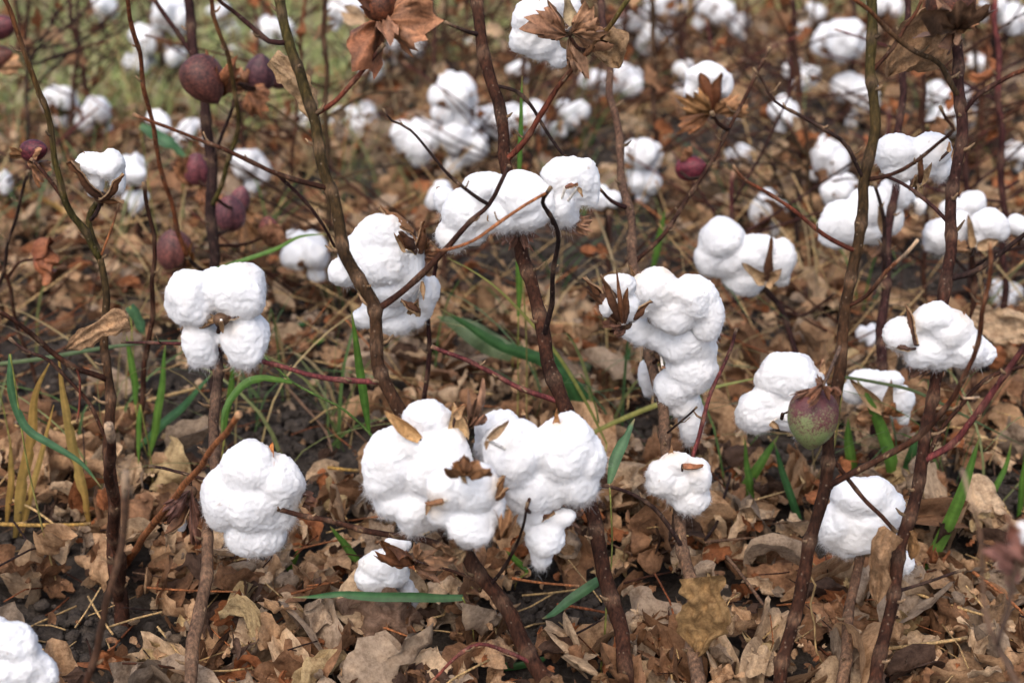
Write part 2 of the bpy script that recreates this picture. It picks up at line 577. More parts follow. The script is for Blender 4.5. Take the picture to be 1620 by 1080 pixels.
def carpel(mb, P0, P1, w, curl=0.3, out=(0, -1, 0), dark=(0.055, 0.026, 0.018), pale=(0.40, 0.27, 0.15), seed=0, thick=0.0007):
    """One dry boat-shaped carpel from base P0 to its pointed tip P1: an outer and an inner shell with a rim."""
    r = random.Random(seed)
    P0, P1 = np.array(P0, float), np.array(P1, float)
    ax = P1 - P0
    L = np.linalg.norm(ax) + 1e-9
    ax = ax / L
    o = np.array(out, float)
    o = o - ax * np.dot(o, ax)
    o /= np.linalg.norm(o) + 1e-9
    sd_ = np.cross(ax, o)
    nu, nvv = 16, 9
    outer, inner = [], []
    for i in range(nu):
        u = i / (nu - 1)
        wid = w * min(1, 0.35 + u * 2.6) * (1 - u) ** 0.62 * (1.0 + 0.12 * math.sin(u * 9 + seed)) + w * 0.035
        for j in range(nvv):
            q = -1 + 2 * j / (nvv - 1)
            wob = r.uniform(-1, 1) * 0.0004 + w * 0.22 * math.sin(u * 7.0 + q * 2.4 + seed * 1.7) * u
            p = P0 + ax * (u * L) + sd_ * (q * wid) + o * (curl * L * math.sin(u * math.pi) * 0.55 + curl * L * 0.9 * max(0, u - 0.7) * 2.2 - (q * q) * wid * 1.05 + wob)
            outer.append(p + o * thick)
            inner.append(p - o * thick)
    Fo = []
    nn_ = nu * nvv
    for i in range(nu - 1):
        for j in range(nvv - 1):
            a, b, c, d = i * nvv + j, i * nvv + j + 1, (i + 1) * nvv + j + 1, (i + 1) * nvv + j
            Fo.append((a, b, c, d))
            Fo.append((nn_ + d, nn_ + c, nn_ + b, nn_ + a))
    rim = [i * nvv for i in range(nu)] + [(nu - 1) * nvv + j for j in range(1, nvv)] + [i * nvv + nvv - 1 for i in range(nu - 2, -1, -1)] + [j for j in range(nvv - 2, 0, -1)]
    for a, b in zip(rim, rim[1:] + rim[:1]):
        Fo.append((a, nn_ + a, nn_ + b, b))
    cd, cp_ = np.array(dark), np.array(pale)
    uu = np.repeat(np.linspace(0, 1, nu), nvv)[:, None]
    co = cd * (1 - 0.55 * uu) + np.array((0.24, 0.10, 0.035)) * 0.55 * uu
    ci = cp_ * (1 - 0.35 * uu) + cd * 0.35 * uu
    mb.add(outer + inner, Fo, np.concatenate([co * r.uniform(0.8, 1.2), ci * r.uniform(0.85, 1.15)]))

def bract(mb, P0, P1, w, out=(0, -1, 0), col=(0.25, 0.12, 0.055), teeth=7, cup=0.25, seed=0):
    """A papery dry bract: a fan from P0 whose far edge breaks into long teeth, cupped and crumpled."""
    r = random.Random(seed)
    P0, P1 = np.array(P0, float), np.array(P1, float)
    ax = P1 - P0
    L = np.linalg.norm(ax) + 1e-9
    ax /= L
    L *= 1.18
    o = np.array(out, float)
    o = o - ax * np.dot(o, ax)
    o /= np.linalg.norm(o) + 1e-9
    sd_ = np.cross(ax, o)
    teeth = max(3, teeth + r.randrange(-1, 2))
    na, nr = teeth * 4 + 1, 9
    rag = r.uniform(0.8, 1.1)
    skew = r.uniform(-0.25, 0.25)
    sdn = r.random() * 60
    V, cc = [], []
    ph = r.random() * 10
    for i in range(na):
        q = -1 + 2 * i / (na - 1)
        k = (i % 4)
        tooth = 0.83 if k == 0 else (0.90 if k in (1, 3) else 1.0 + r.uniform(-0.12, 0.1))
        if k == 1:
            rag = r.uniform(0.72, 1.12)
        tooth *= (1 - 0.45 * q * q) * rag
        ang = q * math.atan2(w, L * 0.6) * 1.3
        bendt = r.uniform(-0.25, 0.25)
        for j in range(nr):
            s = j / (nr - 1)
            rr = L * (s * tooth if s > 0.6 else s * (0.6 * 0 + 1) * min(1, tooth + 0.25 * (1 - s)))
            rr = L * s * (tooth if s > 0.55 else 0.8 * (1 - 0.45 * q * q) * 0.9 + 0.1)
            p = P0 + ax * (rr * math.cos(ang)) + sd_ * (rr * math.sin(ang))
            z = cup * L * (math.sin(s * 2.2) * 0.8 - 0.9 * q * q * s) + 0.05 * L * math.sin(ph + q * 7 + s * 5) + (0.10 * L * bendt if s > 0.7 else 0) * (s - 0.5) * 2
            pn = np.array([[q * 1.6 + sdn, s * 2.2, seed * 0.37]])
            z += L * s * (0.22 * noise3(pn)[0] + 0.10 * noise3(pn * 2.3 + 5)[0])
            p = p + sd_ * (skew * L * s * s)
            V.append(p + o * z)
            vein = 0.7 + 0.4 * (1 if k == 2 else 0) + r.uniform(-0.18, 0.18) + 0.5 * noise3(pn * 1.7 + 3)[0]
            cc.append(np.array(col) * vein * (1 + 0.35 * (s - 0.5)))
    Fc = []
    for i in range(na - 1):
        for j in range(nr - 1):
            Fc.append((i * nr + j, (i + 1) * nr + j, (i + 1) * nr + j + 1, i * nr + j + 1))
    mb.add(V, Fc, cc)

def nub(mb, P, r, col=(0.10, 0.055, 0.03)):
    v, f = ico(2)
    mb.add(v * np.array((r, r, r * 0.8)) + np.array(P), f, np.array(col))

def closed_boll_mb(cen, r, axis, hue, hue_tip=None, elong=1.25, seed=0):
    """Ovoid boll with four faint sutures and a pointed tip."""
    mb = MB()
    nu, na = 22, 32
    q = Vector(axis).normalized().to_track_quat('Z', 'Y').to_matrix()
    V, cc, bl = [], [], []
    rr_ = random.Random(seed)
    for i in range(nu + 1):
        t = i / nu
        z = -math.cos(t * math.pi)
        rad = math.sin(t * math.pi) ** 0.86 * (1 - 0.10 * z)
        zz = z * elong + 0.26 * max(0, (t - 0.68) / 0.32) ** 2.6
        for j in range(na):
            a = 2 * math.pi * j / na
            k = 1 - 0.05 * math.exp(-((math.sin(2 * a)) / 0.16) ** 2) * math.sin(t * math.pi)
            p = q @ Vector((rad * k * math.cos(a), rad * k * math.sin(a), zz))
            V.append(np.array(cen) + np.array(p) * r)
            h = np.array(hue)
            if hue_tip is not None:
                h = h * (1 - t) + np.array(hue_tip) * t
            cc.append(h * (1 - 0.5 * math.exp(-((math.sin(2 * a)) / 0.10) ** 2) * math.sin(t * math.pi)))
            bl.append(t)
    Fc = []
    for i in range(nu):
        for j in range(na):
            k = (j + 1) % na
            Fc.append((i * na + j, i * na + k, (i + 1) * na + k, (i + 1) * na + j))
    mb.add(V, Fc, cc)
    return mb, bl

# ------------------------------------------------------------------ ground
def build_ground():
    def axis(lo, hi, a, b, st):
        c = list(np.arange(a, b, st))
        x, d = a, st
        left = []
        while x > lo:
            d *= 1.35
            x -= d
            left.append(x)
        x, d = b, st
        right = []
        while x < hi:
            d *= 1.35
            x += d
            right.append(x)
        return np.array(left[::-1] + c + right)
    xs = axis(-60, 60, -1.6, 1.6, 0.008)
    ys = axis(-40, 120, 0.5, 3.2, 0.008)
    X, Yg = np.meshgrid(xs, ys)
    P = np.stack([X.ravel(), Yg.ravel(), np.zeros(X.size)], 1)
    z = 0.010 * noise3(P * 9) + 0.009 * noise3(P * 24 + 7) + 0.007 * np.abs(noise3(P * 42 + 3)) - 0.008
    P[:, 2] = z
    nx, ny = len(xs), len(ys)
    idx = np.arange(nx * ny).reshape(ny, nx)
    Fc = np.stack([idx[:-1, :-1], idx[:-1, 1:], idx[1:, 1:], idx[1:, :-1]], -1).reshape(-1, 4).tolist()
    mb = MB()
    me = bpy.data.meshes.new('ground')
    fill_mesh(me, P, np.array(Fc), np.ones((len(P), 3)), True)
    me.materials.append(M['soil'])
    o = link('ground', me)
    tag(o, 'bare dark grey brown soil under the leaf litter', 'ground', kind='structure')
build_ground()

# ------------------------------------------------------------------ cotton plants
class Plant:
    def __init__(s, label, stem, w, tint, Y0, Y1=None, base_below=0.0, group=None, name='cotton_plant', cut=False, sides=10, step=0.006, nodes=True):
        """stem: photo pixels from the base up; Y0 / Y1 the distance of its foot and of its top."""
        Y1 = Y0 if Y1 is None else Y1
        n = len(stem)
        yy = [p[1] for p in stem]
        P = []
        for i, p in enumerate(stem):
            t = (yy[0] - p[1]) / (yy[0] - yy[-1] + 1e-6)
            P.append(at(p[0], p[1], Y0 + (Y1 - Y0) * t))
        foot = P[0].copy()
        if P[0].z > 0.004:            # carry the stem on down to the soil
            d = (P[0] - P[1]).normalized()
            if d.z > -0.5:
                d = Vector((d.x * 0.3, 0, -1)).normalized()
            k = (P[0].z + 0.015) / -d.z
            foot = P[0] + d * k
            P = [foot] + P
        s.base = Vector((foot.x, foot.y, 0))
        s.root = empty(name, s.base, label, 'cotton plant' if name == 'cotton_plant' else name.replace('_', ' '), group)
        mp = m_per_px(stem[0][0], stem[0][1], Y0)
        mp1 = m_per_px(stem[-1][0], stem[-1][1], Y1)
        s.o, s.path = limb('stem', s.root, s.base, P, w[0] * mp / 2, w[1] * mp1 / 2, tint[0], tint[1], step=step, cut=cut, sides=sides, nodes=nodes)
        s.paths = [s.path]
        s.seed = int(abs(foot.x * 1000) + abs(foot.y * 7000))
    def near(s, x, y):
        best, bp = 1e9, None
        for pth in s.paths:
            for p in pth[::2]:
                q = px(p)
                d = (q[0] - x) ** 2 + (q[1] - y) ** 2
                if d < best:
                    best, bp = d, p
        return Vector(bp)
    def branch(s, pts, w, tint, dY=0.0, snap=True, cut=False, nodes=True):
        a = s.near(*pts[0])
        Ya = a.y
        P = [a] if snap else [at(pts[0][0], pts[0][1], Ya)]
        n = len(pts)
        for i in range(1, n):
            P.append(at(pts[i][0], pts[i][1], Ya + dY * i / (n - 1)))
        mp = m_per_px(pts[0][0], pts[0][1], Ya)
        o, path = limb('branch', s.root, s.base, P, w[0] * mp / 2, w[1] * mp / 2, tint[0], tint[1], cut=cut, nodes=nodes, sides=8)
        s.paths.append(path)
        return s
    def stalk_to(s, mb, cen, mp, r=3.0):
        a = s.near(*px(cen)[:2])
        c = Vector(cen)
        m1 = (a + c) / 2 + Vector((0, 0.004, -0.006))
        if (a - c).length > 0.004:
            mb.stalk = MB()
            tube(mb.stalk, smooth_path([a, m1, c], 0.005), r * mp, np.array(TINT['brown']), 7)
    def put_stalk(s, mb, b):
        if getattr(mb, 'stalk', None):
            mb.stalk.build('stalk', M['bark'], b, s.base)
    def boll(s, lobes, Y, carpels=(), bracts=(), label=None, fibres=2200, voxel=0.0013, core=None, fl=0.006, grey=0.0, depth=0.9):
        """An open boll: bur (carpels and core) > lint, bract. Everything in photo pixels at distance Y (+ own offset, metres)."""
        s.seed += 1
        cx = sum(l[0] for l in lobes) / len(lobes)
        cy = sum(l[1] for l in lobes) / len(lobes)
        mp = m_per_px(cx, cy, Y)
        LB = []
        for l in lobes:
            x, y, rx, ry = l[:4]
            rot = R(l[4]) if len(l) > 4 else 0
            dY = l[5] if len(l) > 5 else 0
            dp = min(rx, ry) * depth
            LB.append((tuple(at(x, y, Y + dY)), (rx * mp, dp * mp * 1.05, ry * mp * 1.06), rot))
        cc = core if core else (cx, cy, 0.012)
        cen = at(cc[0], cc[1], Y + cc[2])
        mb = MB()
        nub(mb, cen, 0.006)
        s.stalk_to(mb, cen, mp)
        st = []
        for i, c in enumerate(carpels):
            x0, y0, x1, y1, w = c[:5]
            o = c[5] if len(c) > 5 else {}
            d0, d1 = o.get('d', (0.0, -0.01))
            tube(mb, [cen, (cen + at(x0, y0, Y + d0)) / 2, at(x0, y0, Y + d0)], 0.0011, np.array(TINT['brown'] if d0 > -0.016 else (0.72, 0.68, 0.62)), 5)
            carpel(mb, at(x0, y0, Y + d0), at(x1, y1, Y + d1), w * mp, o.get('curl', 0.25), o.get('out', (0, 1, -0.2)),
                   o.get('dark', (0.055, 0.026, 0.018)), o.get('pale', (0.42, 0.28, 0.155)), s.seed * 31 + i)
            if o.get('stain', True):
                st.append(tuple(at((x0 * 0.4 + x1 * 0.6), (y0 * 0.4 + y1 * 0.6), Y + d1)))
        b = mb.build('open_boll', M['husk'], s.root, s.base)
        s.put_stalk(mb, b)
        if label: b['label'] = label
        if len(cc) > 3 and cc[3]:
            st.append(tuple(at(cc[0], cc[1], Y - min(l[2] for l in lobes) * mp * 0.6)))
        me = lint_mesh('lint', LB, voxel, fibres, s.base, st, s.seed, fl, grey)
        link('lint', me, b)
        for i, c in enumerate(bracts):
            bb = MB()
            s.bract_mb(bb, c, Y, mp, i)
            bb.build('bract', M['husk'], b, s.base)
        return s
    def bract_mb(s, bb, c, Y, mp, i):
        x0, y0, x1, y1, w = c[:5]
        o = c[5] if len(c) > 5 else {}
        d0, d1 = o.get('d', (0.0, -0.006))
        bract(bb, at(x0, y0, Y + d0), at(x1, y1, Y + d1), w * mp, o.get('out', (0, -1, 0.2)), o.get('col', (0.25, 0.12, 0.055)),
              o.get('teeth', 6), o.get('cup', 0.25), s.seed * 17 + i)
    def closed(s, x, y, r, Y, axis=(0, 0, 1), hue=(0.075, 0.030, 0.035), bracts=(), label=None, elong=1.2, green=False, name='closed_boll', stalk=True):
        s.seed += 1
        mp = m_per_px(x, y, Y)
        cen = at(x, y, Y)
        mb, bl = closed_boll_mb(cen, r * mp / ((1 + elong) / 2), axis, hue, None, elong, s.seed)
        if stalk:
            n0 = mb.n
            base = cen - Vector(axis).normalized() * (r * mp * 0.9)
            nub(mb, base, 0.0042)
            s.stalk_to(mb, base, mp, 2.6)
            bl += [1.0] * (mb.n - n0)
        b = mb.build(name, M['greenboll' if green else 'boll'], s.root, s.base)
        if green:
            a = b.data.attributes.new('Blush', 'FLOAT', 'POINT')
            a.data.foreach_set('value', np.array([max(0.04, 0.45 - 0.60 * t) for t in bl], dtype=np.float32)[:len(b.data.vertices)])
        if stalk: s.put_stalk(mb, b)
        if label: b['label'] = label
        for i, c in enumerate(bracts):
            bb = MB()
            s.bract_mb(bb, c, Y, mp, i)
            bb.build('calyx', M['husk'], b, s.base)
        return s

# ---- the leaning plant in the middle of the picture
cl = Plant('leaning cotton plant in the centre with forked brown stem and biggest white cluster',
           [(895, 1112), (850, 1050), (790, 952), (745, 885), (690, 790), (650, 700), (630, 652), (605, 590), (595, 520), (585, 480), (555, 410), (530, 330), (512, 262), (502, 195), (470, 120), (440, -10)],
           (34, 21), ('brown', 'olive'), 0.82, 1.00)
cl.branch([(595, 503), (640, 460), (700, 400), (745, 350), (775, 322), (797, 275), (806, 262)], (15, 8), ('brown', 'dark'), 0.02)
cl.branch([(766, 330), (735, 297), (700, 268), (650, 206), (622, 190), (606, 172)], (8, 4), ('dark', 'dark'), 0.0)
cl.branch([(505, 190), (530, 160), (560, 130), (585, 100), (608, 70)], (11, 8), ('red', 'dark'), -0.01)
cl.branch([(450, 78), (425, 66), (400, 45), (372, 20), (352, 5), (340, -8)], (12, 7), ('purple', 'brown'), -0.02)
cl.branch([(516, 303), (478, 288), (440, 274), (385, 250), (330, 229), (265, 200), (210, 181)], (11, 6), ('brown', 'rust'), -0.04)
cl.branch([(446, 279), (470, 305), (497, 338), (520, 370), (530, 390)], (7, 6), ('purple', 'purple'), 0.05)
cl.branch([(608, 608), (560, 603), (500, 594), (460, 585), (425, 575), (385, 562), (340, 550), (285, 544), (240, 542), (192, 541)], (12, 6), ('pink', 'dark'), 0.06)
cl.branch([(738, 877), (680, 858), (620, 846), (560, 834), (510, 823), (466, 812), (420, 795), (360, 772), (300, 750), (270, 741), (237, 737)], (15, 6), ('brown', 'dark'), 0.10)
cl.branch([(790, 905), (805, 885), (822, 850), (834, 795)], (8, 5), ('dark', 'dark'), -0.05)
cl.branch([(858, 1055), (800, 1030), (760, 1018), (720, 1040), (680, 1080)], (9, 6), ('pink', 'red'), -0.03, nodes=True)
cl.branch([(765, 925), (720, 905), (680, 893), (655, 885)], (7, 5), ('brown', 'dark'), 0.06)
# dry bur with papery bracts at the top
cl.closed(601, 6, 27, 0.985, (0.1, -0.1, 1), (0.075, 0.030, 0.016), label='dry brown boll standing in big torn papery bracts', elong=1.05, name='dry_boll', bracts=[
    (606, 38, 540, 80, 44, dict(col=(0.24, 0.095, 0.045), teeth=5, cup=0.3, d=(0, -0.02))),
    (606, 32, 694, 26, 72, dict(col=(0.33, 0.155, 0.08), teeth=6, cup=0.22, d=(0, -0.015))),
    (606, 28, 612, 70, 22, dict(col=(0.26, 0.13, 0.075), teeth=4, cup=0.2, d=(0, -0.03))),
    (598, 24, 560, -6, 22, dict(col=(0.17, 0.07, 0.04), teeth=4, cup=0.3, d=(0, -0.01)))])
# boll with four tidy locks, left
cl.boll([(304, 471, 40, 48, 10), (374, 460, 46, 44, -10), (338, 450, 26, 26, 0, 0.008), (317, 541, 33, 43, 0, 0.002), (388, 537, 40, 43, 0, 0.0)], 0.925,
        carpels=[(372, 440, 384, 418, 9, dict(d=(0.0, 0.0), pale=(0.45, 0.2, 0.06))), (352, 505, 424, 470, 10, dict(d=(-0.012, 0.0), out=(0, 0.4, 1), curl=0.08, pale=(0.52, 0.36, 0.20))),
                 (345, 505, 268, 482, 8, dict(d=(-0.01, 0.016), curl=0.1)), (345, 507, 274, 512, 8, dict(d=(-0.012, 0.0), out=(0, 0.5, -1), curl=0.3, pale=(0.5, 0.3, 0.14))),
                 (350, 507, 352, 530, 5, dict(d=(-0.022, -0.016), dark=(0.16, 0.06, 0.02)))],
        core=(350, 505, -0.012, True), label='round white boll of four locks meeting at a brown star', fibres=3200)
# big boll lower left
cl.boll([(398, 744, 52, 45), (362, 782, 46, 58, 10), (437, 764, 42, 48), (402, 838, 50, 42), (400, 792, 62, 56), (445, 800, 28, 40)], 0.925,
        carpels=[(418, 760, 431, 699, 13, dict(d=(-0.012, 0.004), curl=0.12, dark=(0.3, 0.11, 0.03), pale=(0.46, 0.19, 0.06))), (470, 800, 484, 786, 6, dict(d=(0, 0))), (465, 800, 480, 815, 6, dict(d=(0, 0)))],
        core=(405, 790, 0.02), label='big fluffy white boll with one orange husk tip', fibres=3600, fl=0.007,
        bracts=[(468, 780, 492, 800, 12, dict(col=(0.16, 0.07, 0.04), d=(0.01, 0.01)))])
# half-open bur beside it
cl.boll([(286, 826, 11, 13)], 0.93, carpels=[(300, 780, 280, 848, 22, dict(d=(0.01, -0.012), out=(-1, -0.4, 0), curl=0.35)), (302, 778, 312, 842, 20, dict(d=(0.01, -0.008), out=(1, -0.3, 0), curl=0.3)),
        (298, 780, 268, 832, 14, dict(d=(0.02, 0.005), out=(-1, 0.3, 0)))], core=(300, 778, 0.005), fibres=200, fl=0.003, label='small half open dark bur with a peep of white lint',
        bracts=[(300, 775, 256, 812, 16, dict(col=(0.13, 0.06, 0.045), cup=0.4)), (302, 776, 318, 838, 16, dict(col=(0.17, 0.08, 0.055), cup=0.4, d=(0, 0.01)))])
# the big central cluster
cl.boll([(678, 664, 40, 32, 0, 0.006), (618, 735, 46, 62, 14), (692, 735, 54, 66, 16), (630, 790, 40, 34, 20), (662, 800, 46, 46), (700, 775, 44, 55), (645, 700, 34, 34)], 0.845,
        carpels=[(664, 694, 608, 652, 14, dict(d=(-0.01, -0.012), out=(0.2, 1, -0.5), curl=0.12, dark=(0.34, 0.15, 0.045), pale=(0.55, 0.34, 0.15))),
                 (738, 690, 716, 640, 20, dict(d=(0.0, -0.005), out=(0.5, 1, 0), curl=0.2, dark=(0.33, 0.19, 0.09), pale=(0.55, 0.38, 0.2))),
                 (720, 660, 735, 640, 8, dict(d=(-0.005, -0.008), dark=(0.4, 0.14, 0.04)))],
        core=(690, 790, 0.035), fibres=4200, fl=0.007, label='large white boll on the left of the central cluster',
        bracts=[(744, 672, 750, 606, 13, dict(col=(0.23, 0.125, 0.075), teeth=4, cup=0.35, d=(0.01, 0.0))), (742, 676, 762, 645, 9, dict(col=(0.2, 0.10, 0.06), teeth=3, cup=0.3))])
cl.boll([(815, 722, 50, 64, -6), (892, 708, 50, 56, 4), (926, 724, 33, 42), (905, 755, 46, 40, 8), (842, 770, 50, 42), (842, 805, 30, 28), (790, 680, 40, 32, 0, 0.025), (868, 768, 36, 40), (775, 705, 24, 34, 0, 0.025)], 0.84,
        carpels=[(880, 700, 881, 654, 9, dict(d=(0.0, -0.008), dark=(0.4, 0.15, 0.045), pale=(0.5, 0.28, 0.12))), (770, 695, 806, 666, 8, dict(d=(-0.035, -0.03), out=(0, 1, 0), dark=(0.06, 0.03, 0.02), curl=0.15)),
                 (770, 696, 769, 712, 4, dict(d=(-0.036, -0.037), stain=False)), (828, 655, 827, 648, 4, dict(d=(0.01, 0.01), dark=(0.4, 0.15, 0.045), stain=False))],
        core=(850, 735, 0.03), fibres=4600, fl=0.007, label='wide white boll on the right of the central cluster',
        bracts=[(895, 795, 925, 792, 22, dict(col=(0.18, 0.09, 0.055), cup=0.3, d=(0.03, 0.02))), (885, 800, 912, 825, 18, dict(col=(0.15, 0.075, 0.045), cup=0.3, d=(0.03, 0.02)))])
cl.boll([(704, 772, 30, 34), (757, 772, 37, 38), (700, 805, 22, 26), (745, 828, 42, 38), (780, 800, 22, 34), (735, 858, 22, 12)], 0.80,
        carpels=[(735, 745, 712, 728, 12, dict(d=(-0.01, -0.02), out=(0, -1, 0.3), dark=(0.26, 0.12, 0.045), pale=(0.3, 0.15, 0.07), curl=0.4)), (735, 745, 735, 712, 11, dict(d=(-0.012, -0.02), out=(0, -1, 0.2), dark=(0.17, 0.08, 0.04), pale=(0.3, 0.15, 0.07), curl=0.35)),
                 (737, 745, 760, 724, 12, dict(d=(-0.01, -0.02), out=(0, -1, 0.3), dark=(0.22, 0.10, 0.04), pale=(0.3, 0.15, 0.07), curl=0.4)), (728, 742, 738, 765, 6, dict(d=(-0.022, -0.03), pale=(0.5, 0.33, 0.17), curl=0.1)),
                 (784, 795, 792, 750, 10, dict(d=(-0.006, -0.004), out=(1, -0.3, 0), curl=0.2, dark=(0.25, 0.13, 0.06))), (784, 792, 799, 768, 7, dict(d=(-0.006, -0.008), out=(1, -0.3, 0), curl=0.3, dark=(0.2, 0.1, 0.05))),
                 (702, 790, 676, 800, 7, dict(d=(-0.016, -0.01), out=(0, -0.2, 1), curl=0.2, dark=(0.2, 0.1, 0.05))), (680, 790, 674, 815, 6, dict(d=(-0.004, -0.01), dark=(0.28, 0.14, 0.06)))],
        core=(740, 800, 0.012), fibres=2600, label='small white boll in front of the central cluster with a curled brown crown', fl=0.006,
        bracts=[(738, 748, 716, 722, 15, dict(col=(0.22, 0.11, 0.05), cup=0.5, teeth=3, d=(-0.022, -0.030))), (738, 748, 742, 716, 14, dict(col=(0.18, 0.085, 0.04), cup=0.5, teeth=3, d=(-0.022, -0.028))), (738, 748, 764, 724, 15, dict(col=(0.24, 0.12, 0.055), cup=0.5, teeth=3, d=(-0.022, -0.030))), (728, 862, 700, 838, 16, dict(col=(0.3, 0.17, 0.09), cup=0.3, d=(0.012, -0.012))), (728, 864, 690, 862, 16, dict(col=(0.24, 0.13, 0.07), cup=0.3, d=(0.01, -0.015))),
                (790, 850, 806, 790, 20, dict(col=(0.33, 0.17, 0.08), cup=0.35, d=(0.012, 0.0), teeth=7)), (735, 868, 718, 885, 14, dict(col=(0.26, 0.17, 0.09), cup=0.2, d=(0.0, -0.012)))])
cl.boll([(882, 822, 30, 13, -18), (863, 848, 30, 32), (856, 876, 19, 26), (836, 812, 18, 28), (895, 815, 14, 9)], 0.835, core=(845, 800, 0.012), fibres=1500, label='tattered tag of lint hanging under the central cluster', fl=0.006,
        carpels=[(850, 825, 880, 815, 6, dict(d=(0, -0.012), out=(0, 0, 1), curl=0.2))])
cl.boll([(606, 893, 38, 26), (590, 915, 30, 22), (628, 862, 24, 14), (622, 905, 28, 26), (644, 940, 18, 28, 0, 0.01)], 0.945, core=(652, 884, 0.0), fibres=1700, label='loose white boll low under the cluster beside a torn brown husk',
        carpels=[(655, 888, 592, 862, 12, dict(d=(-0.01, -0.03), out=(0, -0.5, 1), dark=(0.14, 0.06, 0.03), pale=(0.2, 0.08, 0.03)))],
        bracts=[(655, 888, 625, 858, 22, dict(col=(0.2, 0.08, 0.035), d=(-0.012, -0.03))), (655, 888, 690, 880, 22, dict(col=(0.26, 0.14, 0.075), d=(-0.01, -0.02))), (655, 890, 690, 915, 18, dict(col=(0.22, 0.11, 0.06), d=(-0.01, -0.02)))])

# ---- pale stalk under the big left boll
ps = Plant('pale brown bare cotton stalk standing under the big left boll', [(298, 1085), (304, 1050), (318, 950), (330, 850), (338, 745), (341, 640), (343, 570), (343, 545)], (28, 20), ('tan', 'dark'), 0.83, 1.02)

# ---- the stem that runs from the middle up past the upper cluster
ce = Plant('tall straight dark cotton plant with a bunch of three white bolls halfway up',
           [(998, 1100), (985, 1030), (958, 905), (930, 800), (905, 700), (888, 640), (870, 570), (850, 500), (836, 430), (822, 365), (806, 280), (795, 200), (776, 120), (752, 0), (750, -12)], (34, 24), ('brown', 'brown'), 0.84, 1.16)
ce.branch([(874, 640), (830, 615), (780, 590), (730, 568), (683, 548)], (11, 8), ('pink', 'pink'), 0.04)
ce.branch([(768, 62), (745, 52), (728, 45), (704, 35)], (10, 6), ('dark', 'tan'), -0.02)
ce.branch([(788, 122), (815, 145), (838, 168), (865, 208), (885, 235), (900, 252)], (8, 6), ('dark', 'dark'), -0.02)
ce.branch([(806, 258), (830, 222), (875, 150), (912, 102), (945, 65), (975, 30), (1000, -10)], (12, 9), ('red', 'green'), -0.03)
ce.branch([(862, 540), (870, 480), (876, 430), (882, 380), (872, 345), (860, 318), (871, 297)], (11, 7), ('dark', 'dark'), -0.09)
ce.branch([(871, 297), (835, 322), (790, 352), (745, 382), (700, 396), (684, 394)], (7, 7), ('orange', 'rust'), -0.02)
ce.branch([(795, 300), (775, 318), (755, 330)], (8, 5), ('dark', 'dark'), 0.01)
Yb = 1.02
ce.boll([(762, 300, 40, 26, -20), (738, 335, 38, 38), (715, 370, 26, 28, 20), (745, 362, 32, 26), (778, 330, 22, 40), (705, 318, 18, 20, 0, 0.03)], Yb + 0.02, core=(790, 330, 0.01), fibres=1700, label='left boll of the upper bunch trailing down in a long tail',
        carpels=[(778, 348, 776, 330, 8, dict(d=(-0.03, -0.035), dark=(0.10, 0.045, 0.02)))])
ce.boll([(826, 308, 42, 34), (836, 335, 34, 28), (796, 338, 24, 26), (805, 305, 26, 22), (858, 318, 22, 26)], Yb - 0.01, core=(826, 350, 0.01), fibres=1900, label='middle boll of the upper bunch',
        bracts=[(822, 358, 790, 378, 18, dict(col=(0.15, 0.07, 0.045), d=(0.02, 0.01))), (822, 358, 850, 380, 16, dict(col=(0.15, 0.07, 0.045), d=(0.02, 0.01)))])
ce.boll([(895, 277, 38, 30), (926, 290, 22, 36), (888, 325, 32, 32), (900, 345, 20, 14), (935, 310, 14, 18)], Yb + 0.0, core=(878, 345, 0.01), fibres=1900, label='upright boll at the right of the upper bunch with a small dark nick',
        carpels=[(895, 295, 915, 296, 5, dict(d=(-0.025, -0.035), out=(0, 0, 1), dark=(0.2, 0.08, 0.05))), (915, 296, 922, 312, 4, dict(d=(-0.03, -0.033)))],
        bracts=[(900, 350, 935, 352, 16, dict(col=(0.27, 0.14, 0.08), d=(0.01, 0.0))), (880, 355, 915, 368, 16, dict(col=(0.2, 0.1, 0.06), d=(0.02, 0.01)))])
ce.boll([(845, 30, 36, 28), (835, 62, 32, 24), (858, 75, 30, 20), (885, 92, 18, 16), (908, 15, 14, 26), (880, 8, 24, 20)], 1.09, core=(897, 50, 0.0), fibres=900, label='white boll at the top backed by big pale brown bracts',
        carpels=[(890, 45, 868, 5, 9, dict(d=(-0.02, -0.03))), (905, 40, 895, -10, 12, dict(d=(-0.03, -0.035), pale=(0.5, 0.4, 0.25)))],
        bracts=[(897, 56, 832, 42, 34, dict(col=(0.24, 0.12, 0.065), teeth=7, d=(-0.03, -0.035))), (905, 52, 945, 15, 36, dict(col=(0.30, 0.16, 0.085), teeth=8, d=(-0.03, -0.035))),
                (900, 58, 895, 125, 14, dict(col=(0.25, 0.14, 0.08), teeth=4, d=(-0.03, -0.03))), (903, 52, 960, 40, 26, dict(col=(0.27, 0.14, 0.075), teeth=6, d=(-0.02, -0.02)))])

